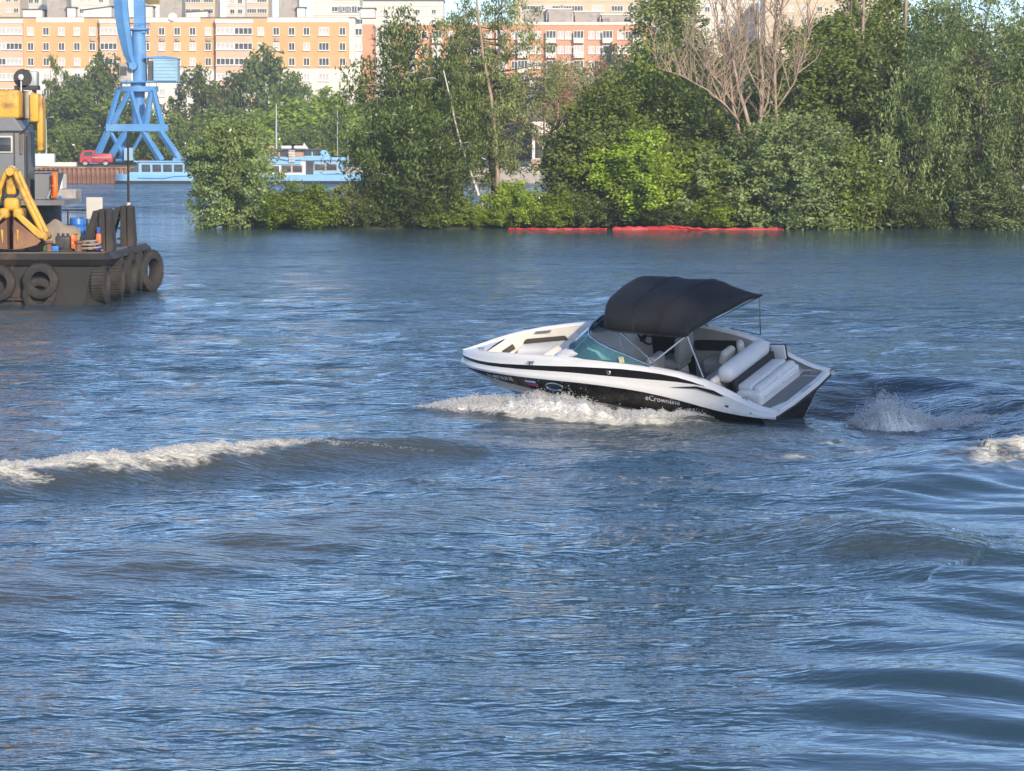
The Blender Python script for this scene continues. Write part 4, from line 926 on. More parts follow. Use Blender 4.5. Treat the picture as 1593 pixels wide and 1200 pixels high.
# leaning birch trunk and straight trunk that show in front of the leaves
def bare_stems(name, stems, m, label, Y, group=None, seed=1, twigs=0):
    g = np.random.default_rng(seed); root = empty(name, at(stems[0][0][0][0], 345, Y) * 1.0)
    root.location.z = .5; tag(root, label, 'tree', group)
    off = root.location.copy()
    for pts, r0, r1 in stems:
        mb = MB(); P = [at(px, py, Y + dy) - off for px, py, dy in pts]
        n = len(P); mb.tube(P, [(r0 + (r1 - r0) * k / (n - 1)) * (.75 if name == 'bare_tree' else 1) for k in range(n)], 7)
        mb.build('stem', M[m], root, True, 0, fix=False)
    if twigs:
        mb = MB()
        for k in range(twigs):
            pts, r0, r1 = stems[g.integers(len(stems))]; t = .25 + .75 * g.random(); i = min(len(pts) - 2, int(t * (len(pts) - 1))); f = t * (len(pts) - 1) - i
            p = at(*[pts[i][c] * (1 - f) + pts[i + 1][c] * f for c in (0, 1)], Y + pts[i][2]) - off
            d = Vector((g.normal() * .42, g.normal() * .5, .8 + .7 * g.random())).normalized() * (1.0 + 2.2 * g.random())
            q = limb(mb, p, p + d, .035, .012, g, 4, .08, 4, .03)
            for j in range(3):
                b = q[1 + g.integers(3)]; e = Vector((g.normal() * .6, g.normal() * .6, .5 + .5 * g.random())).normalized() * (.5 + 1.0 * g.random()); limb(mb, b, b + e, .016, .007, g, 3, .08, 3, .03)
        o = mb.build('twigs', M[m], root, False, 0, fix=False); o['kind'] = 'stuff'
    return root
bare_stems('birch_tree', [([(757, 338, 0), (745, 305, .1), (733, 270, .2), (718, 228, .2), (708, 190, .3), (702, 160, .3), (690, 110, .4)], .10, .035)], 'bark_birch', 'slender white birch trunk leaning left at the island shore', 203.7, G_T)
bare_stems('poplar_tree', [([(772, 320, 0), (774, 270, 0), (770, 210, .1), (764, 150, .1), (752, 90, .2), (745, 30, .2), (738, -30, .3)], .15, .05)], 'bark_dead', 'straight brown trunk right of the leaning white birch', 205.0, G_T)
bare_stems('bare_tree', [
    ([(1172, 262, 0), (1176, 215, 0), (1184, 180, .2), (1186, 120, .4), (1180, 60, .6), (1172, 0, .6), (1166, -60, .6)], .24, .06),
    ([(1170, 215, 0), (1160, 175, -.3), (1148, 135, -.6), (1138, 80, -.8), (1126, 20, -1), (1116, -60, -1)], .18, .05),
    ([(1164, 250, .2), (1150, 205, 0), (1140, 165, -.3), (1135, 110, -.3), (1122, 60, -.4), (1105, -10, -.5)], .16, .04),
    ([(1206, 240, .3), (1208, 190, .3), (1205, 130, .3), (1206, 70, .4), (1218, 0, .5), (1226, -60, .5)], .15, .05),
    ([(1180, 190, .2), (1194, 160, .6), (1200, 110, .8), (1204, 50, 1.0), (1216, -40, 1.2)], .12, .04),
    ([(1150, 190, -.3), (1130, 165, -.8), (1100, 140, -1.2), (1060, 118, -1.6), (1020, 105, -2)], .09, .02),
    ([(1146, 170, -.3), (1120, 130, -.8), (1098, 105, -1.2), (1070, 60, -1.4)], .08, .02),
    ([(1184, 150, .2), (1160, 100, .5), (1150, 40, .6), (1142, -40, .6)], .10, .03),
    ([(1208, 170, .3), (1235, 130, .6), (1250, 80, .8), (1262, 20, 1)], .09, .02)], 'bark_dead', 'large bare tan tree with many upright leafless branches', 205.6, G_T, 3, 330)
bare_stems('forked_tree', [([(842, 262, 0), (852, 225, 0), (862, 190, .2), (868, 150, .3)], .13, .05), ([(848, 240, 0), (846, 200, .2), (846, 160, .2)], .08, .03), ([(858, 205, 0), (880, 185, .3), (900, 176, .4)], .05, .02)], 'bark', 'thin forked trunk standing in the gap before the white shed', 213.0, G_T)
bare_stems('background_tree', [([(1340, 150, 0), (1342, 60, 0), (1345, -40, 0)], .14, .07), ([(1343, 90, 0), (1330, 50, .3), (1318, 0, .4)], .06, .02)], 'bark_dead', 'pale bare trunk rising to the top edge left of the willows', 218.0, G_T, 5, 8)
bare_stems('background_tree', [([(1408, 60, 0), (1410, 0, 0), (1411, -60, 0)], .13, .09)], 'bark_dead', 'short piece of pale trunk at the top edge before the sky', 222.0, G_T)
# red boom floating along the shore
M['boom'] = mat('red_boom_fabric', (0.48, 0.03, 0.028), 0.55, var=0.15, vscale=2, bump=0.2, bscale=5)
for lab, pts in (('red floating boom, left stretch below the brown trunk', [(790, 357), (810, 357.5), (850, 357), (890, 357.5), (925, 358), (950, 356)]), ('red floating boom, long right stretch below the bare tree', [(955, 354), (985, 352), (1010, 353), (1045, 350), (1065, 353), (1090, 356), (1130, 356), (1180, 355), (1232, 355)])):
    b = empty('floating_boom', (*ground(pts[0][0], 357)[:2], 0)); tag(b, lab, 'boom', 'red booms along the island shore')
    P = [Vector((ground(px, 359).x, 201.2 + .25 * math.sin(px * .05) - (.5 if px > 1030 and px < 1200 else 0), .05 + .10 * max(0, 356 - py) / 4)) - b.location for px, py in pts]
    Q = []
    for i in range(len(P) - 1):
        for k in range(6): t = k / 6; Q.append(P[i].lerp(P[i + 1], t) + Vector((0, 0, .03 * math.sin(i * 3 + t * 9))))
    MB().tube(Q, [(.036 + .012 * math.sin(k * 1.7)) * (2.0 if 18 <= k <= 30 and len(Q) > 30 else 1) for k in range(len(Q))], 10).build('float_tube', M['boom'], b, True, 0)
    MB().grid([[tuple(q + Vector((0, .0, .0))), tuple(q + Vector((0, -.03, -.25)))] for q in Q]).build('skirt', M['boom'], b)
# ================================================================ FAR SHORE, HOUSES, CRANE, SHIPS
M['orange'] = mat('orange_render', (0.64, 0.385, 0.175), 0.85, var=0.07, vscale=0.25)
M['orange_red'] = mat('red_orange_render', (0.62, 0.31, 0.18), 0.85, var=0.08, vscale=0.25)
M['pink'] = mat('pink_panel', (0.72, 0.45, 0.31), 0.85, var=0.06, vscale=0.3)
M['wall_white'] = mat('white_render', (0.74, 0.69, 0.60), 0.85, var=0.06, vscale=0.25)
M['wall_beige'] = mat('beige_panel', (0.62, 0.50, 0.34), 0.85, var=0.08, vscale=0.2)
M['wall_grey'] = mat('grey_concrete', (0.42, 0.37, 0.32), 0.9, var=0.18, vscale=0.3, dirt=(0.20, 0.18, 0.16), dscale=.4, damt=.4)
M['roof_dark'] = mat('dark_roofing', (0.10, 0.10, 0.11), 0.9, var=0.2, vscale=0.3)
M['tower_white'] = mat('white_tower_panel', (0.72, 0.68, 0.58), 0.85, var=0.05, vscale=0.15)
M['win_dark'] = mat('dark_window_glass', (0.05, 0.055, 0.06), 0.12, var=0.4, vscale=0.6)
M['win_pale'] = mat('curtained_window', (0.52, 0.50, 0.47), 0.4, var=0.15, vscale=0.6)
M['win_frame'] = mat('white_window_frame', (0.78, 0.76, 0.72), 0.6, var=0.04)
M['sheet_pile'] = mat('rusty_sheet_pile', (0.26, 0.13, 0.08), 0.9, var=0.3, vscale=0.8, dirt=(0.42, 0.32, 0.24), dscale=0.35, damt=0.45)
M['crane_blue'] = mat('blue_crane_paint', (0.075, 0.25, 0.52), 0.5, var=0.12, vscale=0.5, dirt=(0.16, 0.34, 0.52), dscale=.3, damt=.35)
M['crane_pale'] = mat('pale_blue_sheet', (0.26, 0.44, 0.56), 0.5, var=0.12, vscale=0.5)
M['ship_blue'] = mat('light_blue_ship_paint', (0.24, 0.47, 0.70), 0.4, var=0.07, vscale=0.5)
M['ship_blue2'] = mat('mid_blue_ship_paint', (0.06, 0.22, 0.48), 0.4, var=0.07, vscale=0.5)
M['ship_dark'] = mat('dark_ship_bottom', (0.03, 0.035, 0.045), 0.6)
M['ship_white'] = mat('ship_white_paint', (0.70, 0.70, 0.68), 0.4, var=0.05)
M['ship_tan'] = mat('worn_tan_paint', (0.42, 0.28, 0.20), 0.7, var=0.15)
M['truck_red'] = mat('red_truck_paint', (0.42, 0.03, 0.05), 0.4, var=0.06)
M['tyre'] = mat('old_tyre_rubber', (0.032, 0.028, 0.025), 0.85, var=0.35, vscale=4, bump=0.5, bscale=18, dirt=(0.075, 0.06, 0.045), dscale=1.5, damt=.4)
M['lamp_steel'] = mat('galvanised_steel', (0.40, 0.43, 0.43), 0.5, 0.3, var=0.1)
M['gold'] = mat('golden_dome', (0.72, 0.50, 0.12), 0.3, 0.6, var=0.05)

# land behind the basin
far = MB(); yq = 441.0
far.grid([[(x, y, z) for x in np.linspace(-420, 420, 30)] for y, z in ((yq + .6, 2.1), (460, 2.2), (520, 2.4), (620, 2.6), (900, 3), (1045, 3.2))])
tag(far.build('far_bank', M['far_ground'], None), kind='structure')
# rusty sheet piling of the quay: each pile a piece of its own
quay = empty('quay_wall', (at(140, 280, yq).x, yq, 0)); tag(quay, 'rusty brown sheet-pile quay wall below the blue crane', 'quay wall')
ME_P = None
x0, x1 = at(40, 280, yq).x, at(215, 280, yq).x
npile = 24; wp = (x1 - x0) / npile
pm = MB(); pm.prism([(-wp * .5, .0), (-wp * .36, -.30), (wp * .14, -.30), (wp * .28, .0), (wp * .5, 0), (wp * .5, .25), (-wp * .5, .25)], 2.9)
p0 = pm.build('sheet_pile', M['sheet_pile'], quay); p0.location = (x0 + wp * .5 - quay.location.x, 0, -1.0)
for k in range(1, npile):
    c = p0.copy(); COL.objects.link(c); c.parent = quay; c.location = (x0 + wp * (k + .5) - quay.location.x, 0.02 * math.sin(k * 2.1), -1.0 + .04 * math.sin(k * 5.0))
MB().box(((x0 + x1) / 2 - quay.location.x, .02, 2.02), (x1 - x0, .75, .22)).build('coping_beam', M['sheet_pile'], quay)
MB().box((0, 0, 1.0), (700, .5, 2.2)).build('tmp', M['wall_grey'], None)
qw = bpy.data.objects['tmp']; qw.name = 'embankment_wall'; qw.location = (0, yq + .9, -.05); tag(qw, 'long low concrete embankment wall of the far bank behind the ships', 'wall')

# ---------------------------------------------------------------- houses
def win_meshes(w, h, mull=1):
    f = MB(); t = .10; d = .12
    f.box((0, 0, h / 2 - t / 2), (w, d, t)); f.box((0, 0, -h / 2 + t / 2), (w, d, t)); f.box((-w / 2 + t / 2, 0, 0), (t, d * .98, h - 2 * t)); f.box((w / 2 - t / 2, 0, 0), (t, d * .98, h - 2 * t))
    for k in range(mull): f.box((-w / 2 + w * (k + 1) / (mull + 1), 0, 0), (.09, d * .9, h - 2 * t))
    f.box((0, -.10, -h / 2 - .05), (w + .22, .30, .09))
    fo = f.build('window', M['win_frame'], None)
    p = MB(); p.box((0, .02, 0), (w - .12, .05, h - .12)); po = p.build('pane', M['win_dark'], None)
    d_ = (fo.data, po.data); bpy.data.objects.remove(fo); bpy.data.objects.remove(po); return d_
WIN = {'n': win_meshes(1.15, 1.45, 1), 'w': win_meshes(1.9, 1.45, 2), 't': win_meshes(1.3, 1.3, 1), 'b': win_meshes(2.6, 1.25, 3)}
_wr2 = random.Random(4)
def window(par, x, y, z, k='n', pale=0.45):
    fd, pd = WIN[k]
    f = bpy.data.objects.new('window', fd); link(f, par); f.location = (x, y, z)
    p = bpy.data.objects.new('pane', pd); link(p, f)
    if _wr2.random() < pale: p.material_slots[0].link = 'OBJECT'; p.material_slots[0].material = M['win_pale']
    return f
def part(par, name, m, x0, x1, y0, y1, z0, z1, bevel=0):
    return MB().box(((x0 + x1) / 2, (y0 + y1) / 2, (z0 + z1) / 2), (abs(x1 - x0), abs(y1 - y0), abs(z1 - z0))).build(name, m, par, bevel=bevel)
YB = 620.0
fx = lambda px, Y=YB: at(px, 100, Y).x
fz = lambda py, Y=YB: at(300, py, Y).z
hA = empty('apartment_house', (0, YB, 0)); tag(hA, 'long orange apartment block with white lower storeys behind the blue crane', 'building')
zr, zs = fz(29), fz(107)
part(hA, 'upper_wall', M['orange'], fx(-290), fx(543.5), 0, 12, zs, zr)
part(hA, 'lower_wall', M['wall_white'], fx(-290), fx(543.5), 0.003, 12, 1.5, zs - .002)
part(hA, 'corner_wall', M['wall_white'], fx(543.5) + .002, fx(552), .004, 12, 1.5, zr - .003)
part(hA, 'side_wing', M['wall_white'], fx(552) + .004, fx(562), 3, 14, 1.5, fz(37))
part(hA, 'side_wall', M['orange_red'], fx(562) + .004, fx(580), 3.4, 14, 1.5, fz(37) - .01)
for a, b in ((57, 131), (218, 312), (416, 543)): part(hA, 'parapet', M['wall_white'], fx(a), fx(b), -.06, .3, fz(35), zr + .18)
part(hA, 'roof', M['roof_dark'], fx(-290), fx(552), .2, 12.3, zr + .004, zr + .25)
cols = [-270, -246, -222, -198, -174, -126, -102, -78, -54, 48, 72, 96, 120, 144, 204, 228, 252, 276, 300, 324, 406, 430, 454, 477, 533]
for r in range(8):
    zc_ = fz(49 + 23.7 * r)
    for px in cols: window(hA, fx(px), -.05, zc_, 'n')
    window(hA, fx(504), -.05, zc_, 'w')
    window(hA, fx(557), 2.95, zc_, 't')
# glazed balcony stacks
for a, b in ((-164, -136), (-40, 37), (157, 184), (337, 394)):
    bs = part(hA, 'balcony_stack', M['pink'], fx(a), fx(b), -1.3, -.002, fz(240), fz(37))
    part(hA, 'balcony_roof', M['wall_white'], fx(a) - .1, fx(b) + .1, -1.45, -.004, fz(37) + .004, fz(31))
    for r in range(8):
        zc_ = fz(49 + 23.7 * r); n = max(1, int(round((fx(b) - fx(a)) / 2.9))); wpx = (fx(b) - fx(a)) / n
        for k in range(n):
            f = window(hA, fx(a) + wpx * (k + .5), -1.34, zc_, 'b', .5); f.scale.x = wpx / 2.62
for px, r in ((430, 0), (300, 0), (276, 0), (252, 0), (228, 0), (144, 0), (324, 0)):
    MB().rbox((fx(px) + .1, -.25, fz(62 + 23.7 * r)), (.85, .35, .6), .05).build('air_conditioner', M['wall_grey'], hA, True)
# things on its roof
def roof_box(px0, px1, py0, y0, y1, m, lab, name='roof_hut', cat='roof hut', slope=0.0):
    a, b = fx(px0), fx(px1); e = empty(name, ((a + b) / 2, YB + y0, zr + .25)); tag(e, lab, cat, 'huts and shafts on the orange block roof')
    w, d, h = b - a, y1 - y0, fz(py0) - zr - .25
    MB().add([(-w / 2, 0, 0), (w / 2, 0, 0), (w / 2, d, 0), (-w / 2, d, 0), (-w / 2, 0, h * (1 - slope)), (w / 2, 0, h), (w / 2, d, h), (-w / 2, d, h * (1 - slope))], [(0, 1, 2, 3), (4, 7, 6, 5), (0, 4, 5, 1), (1, 5, 6, 2), (2, 6, 7, 3), (3, 7, 4, 0)]).build('wall', m, e)
    MB().add([(-w / 2 - .2, -.2, h * (1 - slope) + .01), (w / 2 + .2, -.2, h + .01), (w / 2 + .2, d + .2, h + .01), (-w / 2 - .2, d + .2, h * (1 - slope) + .01), (-w / 2 - .2, -.2, h * (1 - slope) + .2), (w / 2 + .2, -.2, h + .2), (w / 2 + .2, d + .2, h + .2), (-w / 2 - .2, d + .2, h * (1 - slope) + .2)], [(0, 1, 2, 3), (4, 7, 6, 5), (0, 4, 5, 1), (1, 5, 6, 2), (2, 6, 7, 3), (3, 7, 4, 0)]).build('cap', M['roof_dark'], e)
    return e
roof_box(34, 64, 15, 2, 8, M['wall_white'], 'low pale roof hut left of the tall shaft at far left')
roof_box(71, 101, -25, 3, 10, M['wall_grey'], 'tall grey shaft on the left end of the orange block')
roof_box(103, 116, 12, 2, 5, M['wall_white'], 'small white roof hut right of the tall left shaft')
roof_box(128, 172, 10, 2, 8, M['wall_white'], 'sloped pale roof hut just left of the crane jib', slope=.35)
roof_box(219, 236, 10, 2, 7, M['wall_white'], 'white roof hut just right of the crane column')
roof_box(246, 281, -25, 3, 10, M['wall_grey'], 'tall grey shaft right of the crane on the roof')
roof_box(290, 322, 17, 2, 8, M['wall_white'], 'low pale roof hut in the middle of the orange block', slope=.2)
roof_box(432, 461, -25, 3, 10, M['wall_grey'], 'tall grey shaft on the right part of the orange block')
roof_box(461.5, 474, 12, 2, 5, M['wall_white'], 'small white roof hut beside the tall right shaft')
roof_box(560, 582, 13, 3, 9, M['wall_white'], 'pale roof hut at the right end beside the birch')
ds = MB().lathe([(0, -.1), (.5, -.02), (.8, .12), (.82, .18)], (0, 0, 0), 'Y', 20).build('dish_antenna', M['win_frame'], None, True)
ds.location = (fx(269), YB - .3, fz(26)); ds.rotation_euler = (R_(-25), 0, 0); tag(ds, 'white dish antenna on the edge of the orange block roof', 'dish')
MB().cyl((0, .05, -1.0), (0, .1, -.05), .05, n=8).build('mast', M['lamp_steel'], ds)
# blocks further back
def tower(px0, px1, Y, top, m, lab, rows, cols_, kind='t', side=None, pale=.3, storey=2.9, ztop_rows=None):
    e = empty('apartment_house', ((fx(px0, Y) + fx(px1, Y)) / 2, Y, 0)); tag(e, lab, 'building', 'apartment blocks behind the orange block')
    w = fx(px1, Y) - fx(px0, Y); h = at(0, top, Y).z
    part(e, 'wall', m, -w / 2, w / 2, 0, 16, 2, h); part(e, 'roof', M['roof_dark'], -w / 2 - .2, w / 2 + .2, -.2, 16.2, h + .003, h + .5)
    zb = at(0, 34, Y).z; r = 0
    while zb + r * storey < h - 1.5 and r < rows:
        for c in cols_: window(e, fx(c, Y) - e.location.x, -.05, zb + r * storey, kind, pale)
        part(e, 'seam', M['wall_grey'], -w / 2, w / 2, -.03, -.004, zb + r * storey + 1.38, zb + r * storey + 1.48)
        r += 1
    return e
tower(-260, -70, 900, -60, M['tower_white'], 'cream panel tower beyond the top left corner', 6, [-240, -215, -190, -160, -130, -100, -85])
tower(-45, 32, 900, -60, M['wall_beige'], 'yellow-beige panel tower at the top left corner', 6, [-2, 14, 26])
tower(39, 66, 960, -60, M['tower_white'], 'narrow white panel tower left of the tall grey shaft', 6, [49, 58])
tower(98, 170, 930, -60, M['tower_white'], 'wide cream panel tower left of the crane jib', 6, [108, 128, 140, 158])
tower(215, 335, 940, -60, M['wall_beige'], 'beige tower with balconies behind the crane column', 6, [228, 290, 305, 325], 'b')
tower(352, 382, 980, -60, M['tower_white'], 'narrow cream tower over the middle of the orange block', 6, [362, 374])
tower(384, 418, 930, -60, M['wall_beige'], 'beige balcony tower right of the narrow cream tower', 6, [392, 408], 'b')
tower(487, 560, 800, -60, M['tower_white'], 'white tower with brown glazed balconies left of the birch top', 6, [525, 536, 547, 556], 'b', pale=.1)
tower(560, 690, 1000, 2, M['tower_white'], 'low cream block behind the birch tops', 4, [600, 625, 650, 675])
tower(800, 1005, 760, -50, M['wall_beige'], 'grey and yellow panel block above the red-orange house', 5, [820, 838, 850, 868, 880, 898, 930, 960, 985], 'b')
tower(1015, 1180, 820, -40, M['tower_white'], 'pale cream block behind the bare tree', 5, [1030, 1050, 1075, 1100, 1125, 1150, 1170])
tower(1190, 1400, 800, -8, M['wall_beige'], 'beige block glimpsed through the bare branches at right', 6, [1210, 1230, 1250, 1275, 1300, 1320, 1345, 1380])
for px0, px1, py, Y, lab in ((815, 850, 17, 690, 'grey concrete roof wall left of the others over the red-orange house'), (852, 890, 15, 688, 'grey concrete roof wall in the middle over the red-orange house'), (893, 933, 19, 692, 'stepped grey concrete roof wall over the red-orange house'), (936, 1010, 24, 690, 'long grey concrete roof wall right of the others over the red-orange house')):
    e = empty('roof_wall', ((fx(px0, Y) + fx(px1, Y)) / 2, Y, 0)); tag(e, lab, 'roof wall', 'concrete roof walls'); w = fx(px1, Y) - fx(px0, Y); h = at(0, py, Y).z
    part(e, 'wall', M['wall_grey'], -w / 2, w / 2, 0, 8, 2, h); part(e, 'coping', M['wall_white'], -w / 2 - .1, w / 2 + .1, -.15, 8.1, h + .003, h + .25); part(e, 'pier', M['wall_grey'], -w / 2 + .2, -w / 2 + 1.6, -.5, -.004, 2, h - .6)
hB = empty('apartment_house', (fx(850, 640), 640, 0)); tag(hB, 'red-orange apartment house with white balconies behind the island trees', 'building')
f2 = lambda px: fx(px, 640) - hB.location.x
zr2 = at(0, 39, 640).z
part(hB, 'wall', M['orange_red'], f2(612), f2(1015), 0, 12, 2, zr2); part(hB, 'roof_edge', M['wall_white'], f2(612) - .1, f2(1015) + .1, -.15, 12.1, zr2 + .003, zr2 + .5)
for r in range(5):
    z = at(0, 55 + 23 * r, 640).z
    for px in (622, 660, 700, 720, 760, 800, 826, 837, 872, 884, 920, 932, 965, 977): window(hB, f2(px), -.05, z, 'n', .85)
    for px in (640, 680, 740, 780, 813, 857, 900, 945, 992):
        part(hB, 'balcony', M['wall_white'], f2(px) - .95, f2(px) + .95, -1.1, -.004, z - 1.5, z - .6); window(hB, f2(px), -1.0, z + .1, 'w', .3)
# white shed seen through the gap in the island
sh = empty('white_shed', (at(880, 250, 446).x, 446, 0)); tag(sh, 'white low harbour building seen through the gap in the island trees', 'building')
s2 = lambda px: at(px, 250, 446).x - sh.location.x
part(sh, 'wall', M['wall_white'], s2(828), s2(1010), 0, 12, 3.1, at(0, 188, 446).z); part(sh, 'roof', M['roof_dark'], s2(828) - .3, s2(1010) + .3, -.3, 12.3, at(0, 188, 446).z + .003, at(0, 188, 446).z + .4)
part(sh, 'plinth', M['ship_tan'], s2(826), s2(1012), -.2, 12, 1.9, 3.098)
for px in (842, 856, 930, 960): part(sh, 'door', M['win_dark'], s2(px) - .8, s2(px) + .8, -.04, -.003, 3.2, 6.2)
for z in (4.4, 5.8, 7.2): part(sh, 'joint', M['wall_grey'], s2(828), s2(1010), -.03, -.002, z, z + .06)

# ---------------------------------------------------------------- far trees
G_F = 'trees on the far bank'
def tf(kind, var, px, top, wpx, Y, label, lm=None, model=None): return ti(kind, var, px, top, wpx, Y, label, 'far_tree', G_F, 2.2, lm, 'tree', 0, model)
FT = [('farpine', 1, 85, 86, 46, 545, 'dark spiky tree left of the crane before the orange wall', None), ('farpine', 2, 103, 104, 36, 540, 'smaller dark spiky tree beside the tall spiky one', None),
      ('far', 1, 152, 84, 92, 535, 'rounded dark green tree directly left of the crane column', 'leaf_dark'), ('far', 2, 70, 150, 80, 525, 'mid-green tree behind the yellow pipe of the floating crane', None),
      ('far', 3, 130, 140, 110, 520, 'broad mid-green tree behind the left crane legs', None), ('far', 1, 200, 150, 100, 530, 'tree behind the middle of the crane portal', None),
      ('far', 2, 255, 175, 90, 505, 'green tree behind the right crane legs', 'leaf_mid'), ('far', 3, 315, 104, 84, 540, 'dark round tree right of the crane machine house', 'leaf_dark'),
      ('farpine', 3, 360, 120, 60, 545, 'dark narrow tree between the two tall background trees', None), ('far', 1, 405, 74, 108, 548, 'tall airy tree in front of the orange block, right of the crane', 'leaf_birch'),
      ('far', 2, 455, 115, 66, 540, 'airy tree right of the tall airy one', 'leaf_birch'), ('far', 3, 445, 152, 130, 500, 'broad bright green tree behind the two-deck ship', 'leaf_bright'),
      ('far', 1, 515, 138, 100, 515, 'bright green tree behind the thin lamp post', 'leaf_bright'), ('far', 2, 350, 165, 110, 500, 'mid-green tree behind the island tip willow', None),
      ('far', 3, 560, 150, 90, 520, 'tree behind the left edge of the birches', 'leaf_mid'), ('far', 1, 20, 160, 90, 520, 'tree hidden behind the grey crane house', None),
      ('far', 2, 640, 120, 130, 540, 'tree glimpsed behind the tall birch', 'leaf_mid'), ('far', 3, 720, 130, 120, 535, 'tree glimpsed behind the leaning birch', 'leaf_dark'), ('far', 1, 800, 120, 130, 540, 'tree glimpsed right of the straight trunk', 'leaf_olive'),
      ('far', 2, 890, 96, 120, 530, 'tree in front of the red-orange house, left one', 'leaf_olive'), ('far', 3, 955, 72, 80, 545, 'dark tree in front of the red-orange house, right one', 'leaf_dark'),
      ('far', 1, 1060, 60, 140, 520, 'tree glimpsed behind the bare tree, left', 'leaf_mid'), ('far', 2, 1160, 70, 160, 525, 'tree glimpsed behind the bare tree, right', 'leaf_mid'), ('far', 3, 1270, 55, 150, 520, 'tree behind the broad island tree', 'leaf_dark'), ('far', 1, 1380, 50, 150, 525, 'tree behind the dark island tree', 'leaf_dark'), ('far', 2, 1480, 40, 160, 520, 'tree behind the weeping willows', 'leaf_mid'), ('far', 3, 1590, 30, 160, 520, 'tree behind the giant willow', 'leaf_mid')]
for k, v, px, top, w, Y, lab, lm in FT: tf(k, v, px, top, w, Y, lab, lm, (12, 11) if k == 'far' else (14, 6))
for i, (px, top, w) in enumerate(((20, 205, 90), (85, 200, 70), (120, 195, 60), (170, 205, 60), (215, 200, 60), (250, 205, 60), (290, 190, 60), (330, 195, 70), (400, 190, 70), (440, 195, 60), (480, 200, 60), (520, 185, 70), (550, 200, 60))):
    tf('far', 1 + i % 3, px, top, w, 478 + (i * 7) % 14, '%s low roadside tree from the left along the far quay' % ('first second third fourth fifth sixth seventh eighth ninth tenth eleventh twelfth thirteenth'.split()[i]), ('leaf_bright', 'leaf_mid', 'leaf_mid', 'leaf_dark')[i % 4], (8, 9))
for i, (px, top, w, Y, lab) in enumerate(((-45, 150, 110, 525, 'tree left of the crane house, first beyond the left edge'), (-120, 130, 120, 530, 'tree left of the crane house, second beyond the left edge'), (-200, 140, 120, 525, 'tree left of the crane house, third beyond the left edge'), (-285, 120, 130, 535, 'tree left of the crane house, fourth beyond the left edge'), (-370, 135, 130, 528, 'tree left of the crane house, fifth beyond the left edge'), (-460, 125, 130, 530, 'tree left of the crane house, sixth beyond the left edge'))):
    tf('far', 1 + i % 2, px, top, w, Y, lab, ('leaf_mid', 'leaf_dark', 'leaf_bright')[i % 3], (12, 11))

